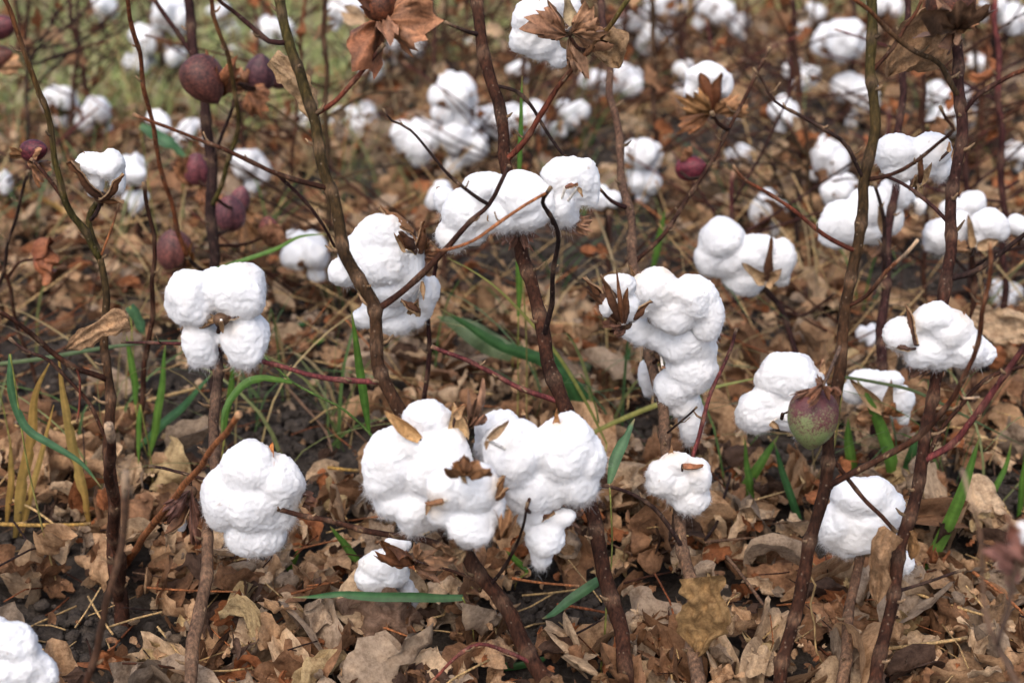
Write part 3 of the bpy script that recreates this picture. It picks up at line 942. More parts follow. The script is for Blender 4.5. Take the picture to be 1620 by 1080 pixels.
# ---- plant with the long strand of lint, right of the middle
cg = Plant('cotton plant with a long hanging white strand of lint and dark half open bur',
           [(1103, 1100), (1098, 1000), (1092, 930), (1083, 870), (1070, 790), (1056, 700), (1042, 630), (1030, 560), (1020, 490), (1006, 415), (995, 350), (985, 280), (975, 200), (964, 110), (956, 50), (950, -12)], (30, 14), ('tan', 'purple'), 0.83, 1.33)
cg.branch([(1084, 880), (1062, 838), (1035, 800), (1000, 780), (960, 770), (925, 770)], (11, 6), ('dark', 'purple'), 0.02)
cg.branch([(1073, 812), (1090, 740), (1120, 640), (1145, 575), (1165, 520)], (10, 7), ('pink', 'purple'), 0.10)
cg.branch([(1008, 425), (1040, 380), (1075, 335), (1110, 280), (1150, 215), (1180, 150), (1218, 75)], (10, 7), ('brown', 'brown'), 0.16)
cg.branch([(985, 330), (967, 318), (948, 298)], (10, 6), ('purple', 'brown'), -0.02)
cg.branch([(1025, 530), (1008, 545), (1002, 530), (992, 505)], (9, 8), ('dark', 'dark'), -0.06)
cg.branch([(1070, 680), (1085, 660), (1102, 644)], (5, 4), ('dark', 'dark'), -0.04)
Yg = 1.03
cg.boll([(1040, 460, 42, 34, 10), (1092, 472, 38, 38), (1120, 500, 26, 40), (1065, 490, 44, 34), (1115, 470, 22, 26), (1020, 480, 20, 22)], Yg, core=(1035, 505, 0.01), fibres=2400, label='full white boll at the head of the strand',
        carpels=[(1010, 455, 998, 425, 6, dict(d=(0.01, 0.0), dark=(0.3, 0.12, 0.04))), (1050, 440, 1053, 420, 5, dict(d=(0.01, 0.0), dark=(0.3, 0.12, 0.04)))])
cg.boll([(1085, 540, 47, 42), (1092, 585, 42, 42), (1066, 612, 33, 36), (1080, 635, 30, 26), (1093, 664, 21, 42), (1012, 518, 34, 24), (1042, 530, 25, 25), (1110, 560, 26, 40)], Yg + 0.015, core=(1045, 560, 0.0), fibres=2800, fl=0.007, label='lint drawn out into a long hanging white strand',
        carpels=[(1048, 580, 1052, 582, 3, dict(d=(-0.04, -0.042), dark=(0.3, 0.05, 0.03)))])
cg.boll([(1024, 598, 15, 32, -8)], Yg + 0.06, core=(1030, 570, 0.0), fibres=500, voxel=0.0015, label='thin flake of lint behind the stem')
cg.boll([(960, 486, 13, 17, 10), (986, 450, 22, 17, 20), (966, 446, 12, 12), (992, 488, 20, 25, -10)], Yg - 0.055, core=(988, 512, 0.0, False), fibres=500, fl=0.003, grey=0.12, label='half open dark brown bur showing tight greyish locks', carpels=[
        (985, 512, 938, 430, 16, dict(d=(0.0, 0.01), out=(-1, 0.2, 0), curl=0.3, stain=False)), (985, 512, 958, 425, 9, dict(d=(-0.018, -0.02), out=(-0.6, -1, 0), curl=0.3, stain=False)),
        (985, 512, 974, 418, 5, dict(d=(-0.022, -0.018), out=(0, -1, 0), curl=0.35, dark=(0.12, 0.045, 0.02), stain=False)), (988, 512, 990, 452, 9, dict(d=(-0.02, -0.022), out=(0.3, -1, 0), curl=0.2, stain=False)),
        (992, 512, 1024, 470, 13, dict(d=(-0.005, -0.004), out=(1, -0.5, 0), curl=0.3, pale=(0.5, 0.38, 0.22), stain=False))],
        bracts=[(988, 515, 930, 470, 20, dict(col=(0.2, 0.10, 0.055), d=(0.01, 0.01), cup=0.4)), (988, 517, 970, 540, 16, dict(col=(0.14, 0.065, 0.04), d=(0, -0.02), cup=0.2))])
cg.boll([(1048, 757, 28, 30, 15), (1070, 734, 28, 18), (1100, 752, 24, 28), (1092, 784, 31, 25), (1075, 765, 26, 26)], 0.95, core=(1075, 790, 0.015), fibres=2000, label='small neat white boll low on the stem',
        carpels=[(1062, 740, 1040, 722, 12, dict(d=(0.0, 0.006), out=(0, 1, 0), dark=(0.3, 0.15, 0.08), pale=(0.5, 0.33, 0.18), curl=0.15)), (1080, 735, 1112, 738, 7, dict(d=(-0.012, -0.01), out=(0, -0.3, 1), dark=(0.3, 0.12, 0.06), curl=0.12)), (1060, 726, 1063, 706, 5, dict(d=(0, 0), dark=(0.3, 0.1, 0.03)))])
cg.branch([(1150, 215), (1138, 195), (1126, 178)], (9, 8), ('brown', 'dark'), -0.02, nodes=False)
cg.boll([(1118, 120, 33, 22), (1094, 145, 13, 28), (1148, 135, 12, 22), (1120, 140, 22, 22), (1160, 175, 14, 16, 0, 0.03)], 1.45, core=(1126, 172, 0.0), fibres=700, voxel=0.0016, label='white boll backed by glossy chestnut husks and ragged amber bracts', carpels=[
    (1126, 175, 1108, 112, 17, dict(d=(-0.025, -0.03), out=(-0.3, -1, 0), dark=(0.14, 0.045, 0.022), stain=False)), (1128, 175, 1138, 112, 15, dict(d=(-0.025, -0.03), out=(0.3, -1, 0), dark=(0.12, 0.04, 0.02), stain=False))],
    bracts=[(1124, 180, 1092, 140, 24, dict(col=(0.30, 0.15, 0.055), d=(-0.03, -0.035))), (1128, 180, 1172, 140, 26, dict(col=(0.32, 0.16, 0.07), d=(-0.03, -0.035))), (1124, 180, 1070, 205, 16, dict(col=(0.28, 0.12, 0.05), d=(-0.02, -0.03)))])
cg.closed(1092, 266, 22, 1.42, (0.6, -0.4, 0.3), (0.105, 0.020, 0.032), label='shiny wine red closed boll', bracts=[(1092, 250, 1078, 238, 20, dict(col=(0.28, 0.13, 0.06))), (1100, 260, 1118, 255, 18, dict(col=(0.25, 0.12, 0.06)))])

# ---- main tall plant at the right with the green boll
ci = Plant('tall olive stemmed cotton plant at the right carrying a green and red boll',
           [(1232, 1100), (1245, 1030), (1258, 965), (1282, 865), (1304, 760), (1320, 640), (1336, 500), (1352, 400), (1368, 310), (1379, 200), (1381, 100), (1378, -12)], (27, 21), ('brown', 'olive'), 0.81, 0.99)
ci.branch([(1342, 395), (1305, 370), (1265, 342), (1215, 306), (1180, 284), (1160, 262)], (10, 6), ('red', 'rust'), -0.02)
ci.branch([(1372, 282), (1340, 235), (1312, 211), (1268, 184), (1226, 160), (1210, 135), (1192, 108)], (9, 5), ('dark', 'brown'), -0.01)
ci.branch([(1374, 287), (1410, 276), (1445, 258), (1485, 226), (1508, 205), (1500, 188), (1487, 168)], (10, 6), ('brown', 'brown'), -0.03)
ci.branch([(1347, 492), (1370, 468), (1402, 430), (1430, 405), (1452, 379)], (9, 8), ('brown', 'orange'), -0.02, cut=True)
ci.branch([(1390, 108), (1412, 76), (1432, 45), (1450, 20), (1462, -8)], (9, 7), ('brown', 'rust'), 0.02)
ci.branch([(1310, 770), (1360, 742), (1410, 716), (1465, 682), (1505, 635), (1528, 590), (1550, 530), (1562, 455), (1566, 382)], (14, 7), ('brown', 'rust'), -0.05)
ci.branch([(1510, 622), (1525, 630), (1550, 628)], (6, 5), ('rust', 'orange'), 0.0, nodes=False, cut=True)
ci.branch([(1318, 730), (1345, 762), (1372, 795), (1395, 817), (1418, 842)], (9, 9), ('brown', 'brown'), -0.015)
ci.branch([(1330, 545), (1318, 575), (1308, 598), (1300, 612)], (9, 7), ('grey', 'tan'), -0.045, nodes=False)
ci.closed(1286, 660, 43, 0.855, (-0.03, -0.12, -1), (0.2, 0.2, 0.1), green=True, elong=1.13, stalk=False, label='smooth green boll flushed dark red and speckled', bracts=[
    (1300, 614, 1264, 628, 13, dict(col=(0.22, 0.10, 0.055), d=(0, -0.02), out=(0, -1, 1), cup=0.3)), (1300, 614, 1318, 634, 10, dict(col=(0.2, 0.09, 0.05), d=(0, -0.02), out=(0, -1, 1), cup=0.3)),
    (1300, 614, 1290, 600, 16, dict(col=(0.2, 0.10, 0.055), out=(0, -1, 1))), (1300, 614, 1252, 632, 8, dict(col=(0.16, 0.08, 0.05), d=(0, 0.0), out=(0, -1, 1), cup=0.35))])
ci.branch([(1323, 615), (1290, 640), (1262, 645), (1238, 655)], (6, 4), ('purple', 'brown'), 0.10)
ci.boll([(1252, 596, 48, 38, 15), (1195, 652, 34, 34), (1225, 640, 46, 36), (1285, 625, 26, 45), (1222, 605, 28, 20, 30), (1255, 640, 40, 40), (1270, 670, 20, 22)], 1.04, core=(1240, 655, 0.0), fibres=2600, label='white boll behind the green boll',
        carpels=[(1300, 590, 1303, 568, 6, dict(d=(0, 0), dark=(0.2, 0.03, 0.03))), (1220, 668, 1232, 678, 7, dict(d=(-0.03, -0.035)))])

# ---- plant at the far right front
cj = Plant('dark purple stemmed cotton plant near right edge, four lock white boll against its stem',
           [(1382, 1100), (1398, 1010), (1424, 880), (1446, 790), (1464, 700), (1478, 600), (1490, 500), (1500, 400), (1510, 300), (1519, 200), (1518, 110), (1512, 60)], (27, 22), ('brown', 'purple'), 0.81, 1.02)
cj.branch([(1503, 447), (1540, 430), (1572, 410), (1600, 388), (1632, 362)], (13, 9), ('dark', 'dark'), -0.02)
cj.branch([(1505, 348), (1480, 330), (1440, 298), (1412, 283), (1392, 276)], (9, 7), ('purple', 'dark'), 0.04)
cj.branch([(1522, 150), (1482, 100), (1452, 83), (1410, 52), (1375, 22), (1342, -8)], (12, 8), ('khaki', 'rust'), -0.05)
cj.branch([(1522, 172), (1548, 150), (1580, 130), (1605, 117), (1635, 108)], (9, 9), ('purple', 'rust'), -0.02)
cj.branch([(1474, 730), (1510, 700), (1545, 655), (1580, 605), (1605, 570), (1632, 535)], (14, 11), ('pink', 'purple'), -0.02)
cj.branch([(1452, 745), (1480, 690), (1520, 640), (1560, 600), (1600, 585), (1635, 575)], (10, 8), ('brown', 'brown'), 0.06)
cj.branch([(1427, 935), (1455, 925), (1490, 913), (1528, 900)], (8, 5), ('dark', 'dark'), -0.01)
cj.boll([(1476, 506, 36, 28, -8), (1425, 530, 28, 27), (1468, 552, 40, 30), (1528, 552, 36, 32), (1500, 525, 38, 34), (1555, 560, 24, 20), (1490, 570, 30, 16)], 0.90, core=(1480, 548, 0.02), fibres=2600, label='bright white boll of four locks with thin curled husk tips',
        carpels=[(1448, 545, 1440, 480, 8, dict(d=(-0.012, 0.0), out=(-1, 0.3, 0), curl=0.15, pale=(0.5, 0.33, 0.17))), (1500, 510, 1526, 498, 6, dict(d=(0.01, 0.0), dark=(0.2, 0.07, 0.04))), (1440, 552, 1400, 548, 6, dict(d=(-0.015, 0), out=(0, 0, 1)))],
        bracts=[(1478, 575, 1440, 590, 18, dict(col=(0.2, 0.1, 0.06), d=(0.02, 0.01)))])
cj.boll([(1420, 238, 36, 28, 0), (1468, 238, 36, 30), (1490, 265, 15, 24), (1425, 265, 30, 24), (1465, 262, 26, 20)], 1.03, core=(1452, 285, 0.0), fibres=1700, label='wide white boll with a dark curled husk at its middle',
        carpels=[(1456, 290, 1452, 242, 6, dict(d=(-0.025, -0.032), out=(0.4, -1, 0))), (1452, 292, 1474, 262, 9, dict(d=(-0.022, -0.03), pale=(0.5, 0.35, 0.2))), (1445, 295, 1450, 282, 12, dict(d=(-0.01, -0.02))), (1500, 240, 1503, 225, 4, dict(d=(-0.015, -0.015), dark=(0.35, 0.14, 0.07)))])
cj.closed(1505, 2, 38, 1.0, (0, -0.1, 1), (0.080, 0.034, 0.022), name='dry_boll', label='dry brown boll at the top edge over ragged pale bracts', elong=1.0, bracts=[
    (1508, 44, 1476, -6, 40, dict(col=(0.15, 0.08, 0.045), d=(-0.01, -0.035), teeth=4)), (1512, 44, 1540, -8, 40, dict(col=(0.13, 0.07, 0.04), d=(-0.01, -0.035), teeth=4)), (1512, 42, 1466, 36, 30, dict(col=(0.24, 0.13, 0.075), d=(0, -0.02), teeth=4)), (1512, 44, 1535, 60, 20, dict(col=(0.28, 0.14, 0.07), d=(0, -0.02), teeth=5)),
    (1510, 42, 1478, 62, 20, dict(col=(0.20, 0.1, 0.06), d=(0, -0.015), teeth=4)), (1515, 46, 1500, 72, 14, dict(col=(0.3, 0.17, 0.1), d=(0, -0.02), teeth=3))])

# ---- short one, right front
ck = Plant('short cotton plant in front at the right holding one big drooping white boll', [(1330, 1105), (1338, 1020), (1348, 950), (1356, 880), (1360, 838)], (28, 18), ('tan', 'brown'), 0.83, 0.935)
ck.boll([(1366, 786, 54, 34), (1328, 828, 32, 42), (1402, 806, 30, 38), (1362, 832, 52, 42), (1395, 848, 26, 30), (1345, 860, 26, 24, 0), (1432, 890, 14, 22, 0, 0.03)], 0.925, core=(1358, 870, 0.0), fibres=3000, fl=0.007, label='big drooping white boll',
        carpels=[(1420, 800, 1452, 788, 10, dict(d=(0.01, 0.02)))])

# ---- left plant with forked olive branches
ca = Plant('olive green forked cotton plant at the left with a half open boll near its top',
           [(196, 1000), (190, 970), (182, 860), (176, 740), (172, 640), (168, 540), (164, 470), (160, 408), (152, 376), (142, 350), (146, 332), (156, 318)], (30, 11), ('brown', 'olive'), 0.945, 1.10)
ca.branch([(162, 402), (135, 366), (105, 330), (94, 270), (82, 215), (62, 150), (45, 95), (22, 40), (2, -12)], (15, 8), ('olive', 'rust'), -0.02)
ca.branch([(105, 330), (82, 290), (60, 262), (50, 252)], (9, 7), ('brown', 'brown'), 0.02)
ca.branch([(170, 610), (120, 582), (70, 545), (30, 515), (-10, 488)], (12, 9), ('brown', 'brown'), -0.03)
ca.branch([(135, 355), (150, 340), (163, 310)], (9, 8), ('dark', 'dark'), 0.0, nodes=False)
ca.branch([(168, 392), (180, 350), (188, 320)], (5, 4), ('orange', 'tan'), 0.0, nodes=False)
ca.branch([(112, 575), (126, 600), (126, 640), (122, 668)], (5, 4), ('red', 'red'), -0.02, nodes=False)
ca.branch([(170, 700), (140, 640), (108, 600), (80, 570), (40, 555), (15, 535)], (8, 7), ('brown', 'purple'), 0.03)
ca.boll([(146, 262, 28, 20), (148, 290, 17, 24), (176, 262, 22, 22), (186, 285, 14, 22)], 1.085, core=(160, 312, 0.0), fibres=900, label='half open boll with yellowish white locks between dark husks', carpels=[
    (155, 315, 122, 250, 18, dict(d=(-0.005, -0.015), out=(-1, -0.5, 0), curl=0.3, dark=(0.05, 0.026, 0.02), stain=False)), (160, 318, 182, 262, 8, dict(d=(-0.015, -0.028), out=(1, -0.6, 0), curl=0.4, stain=False, pale=(0.5, 0.36, 0.2))),
    (158, 318, 196, 312, 8, dict(d=(-0.01, -0.02), out=(0, -0.5, -1), dark=(0.1, 0.045, 0.02), stain=False)), (140, 270, 131, 240, 6, dict(d=(-0.006, -0.004), dark=(0.14, 0.06, 0.03), stain=False))])
ca.closed(53, 238, 20, 1.12, (0.9, -0.3, 0.25), (0.070, 0.016, 0.024), elong=1.25, label='small glossy wine red boll in tan bracts', bracts=[(42, 246, 24, 232, 18, dict(col=(0.28, 0.14, 0.06))), (45, 252, 70, 262, 26, dict(col=(0.3, 0.15, 0.075), d=(0, -0.012))), (50, 256, 85, 290, 24, dict(col=(0.24, 0.11, 0.05), d=(0.01, 0.0)))])

# ---- purple bolls plant behind it
cb = Plant('cotton plant at the upper left with closed purple brown bolls', [(352, 690), (346, 640), (340, 560), (338, 420), (334, 300), (328, 200), (312, 110), (296, -10)], (24, 19), ('dark', 'purple'), 1.27, 1.42, nodes=True)
cb.branch([(338, 260), (352, 215), (368, 165), (378, 120)], (8, 6), ('dark', 'purple'), 0.0)
cb.branch([(338, 330), (352, 290), (366, 240), (376, 190), (372, 140), (350, 60), (333, -10)], (10, 8), ('olive', 'rust'), -0.06)
cb.branch([(332, 430), (315, 425), (295, 405)], (8, 7), ('dark', 'dark'), -0.04)
cb.branch([(295, 408), (275, 340), (256, 265), (240, 195), (224, 110), (212, 50), (200, -10)], (9, 8), ('rust', 'rust'), -0.12)
cb.branch([(310, 100), (285, 60), (262, 25), (240, -8)], (11, 9), ('purple', 'purple'), 0.0)
cb.closed(321, 124, 36, 1.335, (0.45, -0.25, -0.75), (0.080, 0.034, 0.029), elong=1.08, label='round chestnut brown closed boll', stalk=False, bracts=[(350, 152, 372, 96, 34, dict(col=(0.26, 0.1, 0.045), d=(0.02, 0.0)))])
cb.closed(411, 117, 27, 1.46, (0.2, -0.2, 0.9), (0.070, 0.034, 0.042), label='dull plum closed boll in ragged tan bracts', bracts=[(388, 142, 352, 112, 40, dict(col=(0.30, 0.14, 0.07), d=(-0.01, -0.02))), (392, 142, 425, 166, 42, dict(col=(0.28, 0.12, 0.055), d=(-0.02, -0.02)))])
cb.closed(441, 115, 24, 1.55, (0.2, -0.2, 0.9), (0.09, 0.04, 0.045), label='faint pinkish closed boll')
cb.closed(312, 268, 24, 1.52, (0.1, -0.3, 0.9), (0.13, 0.045, 0.055), label='pinkish purple closed boll behind the stem', bracts=[(304, 296, 280, 254, 26, dict(col=(0.25, 0.11, 0.05))), (318, 292, 340, 330, 34, dict(col=(0.28, 0.12, 0.055)))])
cb.closed(277, 396, 32, 1.40, (0.05, -0.3, 1), (0.110, 0.048, 0.045), elong=1.12, label='large pinkish brown closed boll low on the plant', bracts=[(300, 425, 304, 380, 14, dict(col=(0.26, 0.11, 0.035), d=(0, -0.015))), (280, 432, 262, 440, 14, dict(col=(0.2, 0.09, 0.05)))])
cb.closed(364, 338, 27, 1.47, (0.1, -0.3, 1), (0.105, 0.046, 0.055), elong=1.15, label='violet closed boll beside the stem')
cb.closed(380, 315, 18, 1.52, (0.3, -0.1, 0.9), (0.13, 0.055, 0.066), label='small pink violet closed boll', bracts=[(385, 328, 396, 384, 36, dict(col=(0.3, 0.15, 0.065)))])
cb.closed(425, 360, 17, 1.42, (0, -0.3, 1), (0.14, 0.05, 0.04), label='small pinkish boll wrapped in peach bracts', bracts=[(428, 385, 412, 350, 20, dict(col=(0.34, 0.16, 0.09), d=(0, -0.015))), (428, 385, 440, 352, 20, dict(col=(0.30, 0.14, 0.08), d=(0, -0.012))), (428, 388, 426, 352, 40, dict(col=(0.34, 0.17, 0.095), d=(0, -0.02)))])

# ---- thin plant behind the forked stem with the husky boll
cf = Plant('slender cotton plant behind the forked central stem with two white bolls and curled husks', [(672, 700), (675, 620), (680, 500), (686, 420), (697, 360), (703, 330), (693, 296)], (13, 8), ('purple', 'purple'), 1.12, 1.12)
cf.boll([(605, 372, 48, 32, -10), (572, 405, 34, 38), (545, 430, 26, 22, -20), (605, 408, 50, 46), (645, 428, 28, 44, 10), (618, 455, 34, 30), (655, 400, 18, 26)], 1.07, core=(660, 400, 0.0), fibres=2200, label='large white boll topped with curled brown husks', carpels=[
    (660, 395, 622, 385, 13, dict(d=(-0.02, -0.03), out=(0, -0.3, 1), curl=0.5, pale=(0.5, 0.36, 0.17))), (655, 365, 595, 340, 13, dict(d=(0.0, 0.0), out=(0, 0.2, 1), curl=0.35, dark=(0.2, 0.1, 0.045))),
    (668, 400, 660, 350, 12, dict(d=(-0.01, -0.01), out=(1, -0.3, 0), curl=0.3, dark=(0.12, 0.055, 0.03))), (655, 395, 630, 362, 10, dict(d=(-0.025, -0.035), out=(0, -1, 0.4), dark=(0.04, 0.02, 0.018))),
    (640, 398, 624, 372, 4, dict(d=(-0.03, -0.036), dark=(0.22, 0.09, 0.04)))], bracts=[(672, 400, 675, 365, 14, dict(col=(0.25, 0.12, 0.05))), (670, 400, 690, 395, 12, dict(col=(0.2, 0.09, 0.045)))])
cf.boll([(606, 488, 42, 26, -20), (622, 508, 36, 22), (580, 503, 26, 18), (668, 470, 24, 36), (655, 500, 20, 18), (685, 460, 12, 24)], 1.085, core=(655, 490, 0.0), fibres=1500, label='lower white boll split by a dark torn husk', carpels=[
    (665, 490, 632, 480, 10, dict(d=(-0.03, -0.035), out=(0, 0, 1), curl=0.3)), (668, 445, 670, 475, 5, dict(d=(-0.03, -0.035), dark=(0.14, 0.06, 0.035))), (655, 495, 660, 478, 12, dict(d=(-0.025, -0.035)))])

# ---- middle distance plants with their own bolls
cm = Plant('cotton plant behind the strand with a broad white boll and a tall dark husk', [(1290, 700), (1262, 560), (1232, 490), (1206, 452), (1203, 435)], (14, 12), ('purple', 'dark'), 1.26, 1.34)
cm.branch([(1240, 500), (1275, 497), (1320, 463)], (8, 6), ('brown', 'brown'), 0.05)
cm.boll([(1140, 380, 38, 34), (1162, 410, 58, 32, -6), (1236, 410, 22, 34), (1178, 440, 36, 26), (1200, 392, 34, 24), (1125, 405, 28, 32), (1235, 440, 16, 14)], 1.32, core=(1210, 440, 0.0), fibres=1800, voxel=0.0016, label='broad white boll with a tall dark husk', carpels=[
    (1212, 445, 1222, 372, 8, dict(d=(-0.035, -0.04), out=(-0.5, -1, 0), curl=0.12)), (1210, 445, 1178, 420, 12, dict(d=(-0.03, -0.04), pale=(0.5, 0.35, 0.2))), (1210, 445, 1235, 430, 14, dict(d=(-0.03, -0.04), dark=(0.09, 0.04, 0.022)))])
clp = Plant('middle distance cotton plant between the two tall right stems with white bolls',
            [(1374, 760), (1384, 690), (1392, 600), (1396, 520), (1402, 430), (1410, 340), (1420, 230), (1428, 110), (1434, 40), (1436, -12)], (22, 13), ('purple', 'purple'), 1.18, 1.34)
clp.branch([(1402, 440), (1398, 370), (1392, 310), (1384, 290)], (10, 7), ('dark', 'dark'), -0.02)
clp.branch([(1388, 640), (1400, 620), (1405, 600)], (8, 6), ('brown', 'brown'), -0.03)
clp.boll([(1372, 602, 32, 20), (1352, 620, 20, 18), (1425, 635, 20, 26), (1405, 600, 24, 14), (1385, 620, 26, 20), (1430, 660, 10, 14)], 1.17, core=(1398, 645, 0.0), fibres=1200, voxel=0.0016, label='low white boll spread around brown husks', carpels=[
    (1395, 650, 1350, 605, 13, dict(d=(-0.02, -0.03), dark=(0.16, 0.06, 0.025))), (1400, 650, 1412, 608, 10, dict(d=(-0.02, -0.03), dark=(0.14, 0.05, 0.025)))],
    bracts=[(1398, 655, 1365, 650, 20, dict(col=(0.25, 0.13, 0.06), d=(-0.01, -0.02))), (1400, 655, 1420, 640, 16, dict(col=(0.27, 0.12, 0.05), d=(-0.02, -0.03)))])
clp.boll([(1336, 350, 40, 32, -15), (1378, 328, 38, 32), (1372, 362, 40, 24), (1420, 305, 28, 26), (1412, 345, 18, 24), (1322, 375, 26, 18), (1455, 325, 10, 14)], 1.31, core=(1395, 370, 0.0), fibres=1800, voxel=0.0016, label='wide white boll behind the olive stem', carpels=[
    (1398, 370, 1392, 330, 8, dict(d=(-0.03, -0.04))), (1440, 340, 1452, 332, 12, dict(d=(0, 0)))], bracts=[(1392, 375, 1365, 395, 22, dict(col=(0.24, 0.12, 0.06), d=(0.02, 0.0)))])
ct = Plant('middle distance cotton plant at the right edge with ragged white bolls in a row', [(1545, 700), (1542, 600), (1540, 500), (1538, 420), (1536, 395)], (16, 12), ('brown', 'brown'), 1.28, 1.33)
ct.branch([(1538, 420), (1580, 400), (1640, 385)], (9, 7), ('dark', 'dark'), 0.0)
ct.branch([(1540, 440), (1510, 410), (1485, 395)], (8, 6), ('dark', 'dark'), 0.02)
ct.boll([(1562, 355, 30, 24), (1548, 372, 16, 16), (1582, 362, 14, 20)], 1.31, core=(1545, 385, 0.0), fibres=900, voxel=0.0016, carpels=[(1538, 390, 1535, 345, 8, dict(d=(-0.01, -0.02))), (1545, 390, 1580, 380, 12, dict(d=(-0.02, -0.02)))])
ct.boll([(1490, 370, 30, 26), (1515, 362, 20, 28), (1475, 385, 14, 12)], 1.33, core=(1500, 390, 0.0), fibres=900, voxel=0.0016, bracts=[(1500, 392, 1520, 378, 18, dict(col=(0.3, 0.17, 0.09), d=(-0.02, -0.03)))])
ct.boll([(1540, 320, 20, 20), (1510, 330, 24, 16), (1530, 340, 20, 14)], 1.42, core=(1530, 345, 0.0), fibres=400, voxel=0.002)
ct.boll([(1612, 355, 22, 16), (1630, 365, 20, 16)], 1.33, core=(1612, 372, 0.0), fibres=400, voxel=0.002, bracts=[(1610, 375, 1590, 385, 14, dict(col=(0.2, 0.1, 0.05)))])

# ---- nearest plants, out of focus at the frame's edge
cu = Plant('blurred cotton plant cut by the lower left corner with a very near white boll', [(10, 1190), (12, 1140), (16, 1090)], (22, 18), ('brown', 'brown'), 0.76, 0.77)
cu.boll([(22, 1018, 42, 36, 20), (58, 1062, 36, 34), (5, 1060, 50, 50), (-10, 1010, 30, 40), (40, 1050, 40, 40)], 0.76, core=(15, 1095, 0.0), fibres=1500, label='very near blurred white boll')
cv = Plant('very near blurred cotton plant at the right edge with a pinkish half open boll', [(1640, 1180), (1605, 1080), (1572, 1000), (1560, 940), (1548, 860), (1535, 790), (1522, 742)], (20, 9), ('grey', 'tan'), 0.56, 0.60, cut=True)
cv.branch([(1578, 1005), (1595, 960), (1606, 900), (1610, 880)], (13, 9), ('grey', 'tan'), 0.0)
cv.boll([(1612, 850, 12, 26)], 0.585, core=(1612, 880, 0.0), fibres=200, voxel=0.001, grey=0.1, carpels=[(1612, 885, 1605, 808, 20, dict(d=(0, 0), out=(-1, -0.2, 0), dark=(0.17, 0.06, 0.055), stain=False)), (1616, 885, 1640, 808, 20, dict(d=(0, 0), out=(1, -0.4, 0), dark=(0.17, 0.06, 0.055), stain=False))],
        bracts=[(1608, 890, 1572, 860, 34, dict(col=(0.24, 0.11, 0.085), d=(0.0, -0.01))), (1610, 890, 1580, 905, 36, dict(col=(0.2, 0.09, 0.07), d=(0.0, 0.0)))])
Plant('out of focus cut brown stalk crossing in front of the olive forked plant', [(132, 1110), (142, 1060), (165, 980), (188, 880), (198, 800), (199, 745)], (18, 14), ('brown', 'tan'), 0.70, 0.68, name='cut_stalk', cut=True)
Plant('short cut stalk with a pale frayed end at the left', [(192, 960), (186, 880), (178, 790), (172, 672)], (26, 20), ('brown', 'brown'), 0.96, 0.86, name='cut_stalk', cut=True)
Plant('thin bare knotted reddish stalk between the left plant and the four lock boll', [(213, 770), (220, 680), (228, 600), (236, 530), (245, 430), (243, 392), (236, 340), (228, 288)], (13, 8), ('brown', 'brown'), 1.16, 1.16, name='bare_stalk')
Plant('dark bare twig leaning at the left edge', [(-18, 520), (5, 425), (22, 350), (45, 270)], (10, 6), ('dark', 'dark'), 1.3, 1.25, name='bare_stalk')
pb = Plant('thin dry stalk at the left edge holding an empty red brown husk', [(70, 640), (30, 520), (10, 440), (-5, 415)], (8, 7), ('brown', 'brown'), 1.32, 1.3)
pb.branch([(8, 432), (30, 415), (58, 410)], (7, 6), ('brown', 'brown'), 0.0)
mbx = MB()
_mp = m_per_px(75, 410, 1.3)
for i, (x0, y0, x1, y1, w, o) in enumerate([(52, 400, 95, 425, 26, (0, -1, -0.3)), (52, 395, 90, 388, 24, (0, -0.4, 1)), (55, 405, 86, 445, 25, (0, -1, -0.6)), (54, 402, 104, 416, 21, (0, -1, 0.3))]):
    carpel(mbx, at(x0, y0, 1.3), at(x1, y1, 1.285), w * _mp, 0.45, o, (0.24, 0.075, 0.036), (0.16, 0.05, 0.025), 900 + i)
bo = mbx.build('empty_husk', M['husk'], pb.root, pb.base)
# near blurred orange twig
Plant('rust orange twig slanting up out of the litter beside the big left boll', [(205, 884), (232, 845), (266, 800), (315, 738), (378, 655)], (15, 13), ('orange', 'orange'), 1.02, 0.80, name='dead_twig', nodes=False)

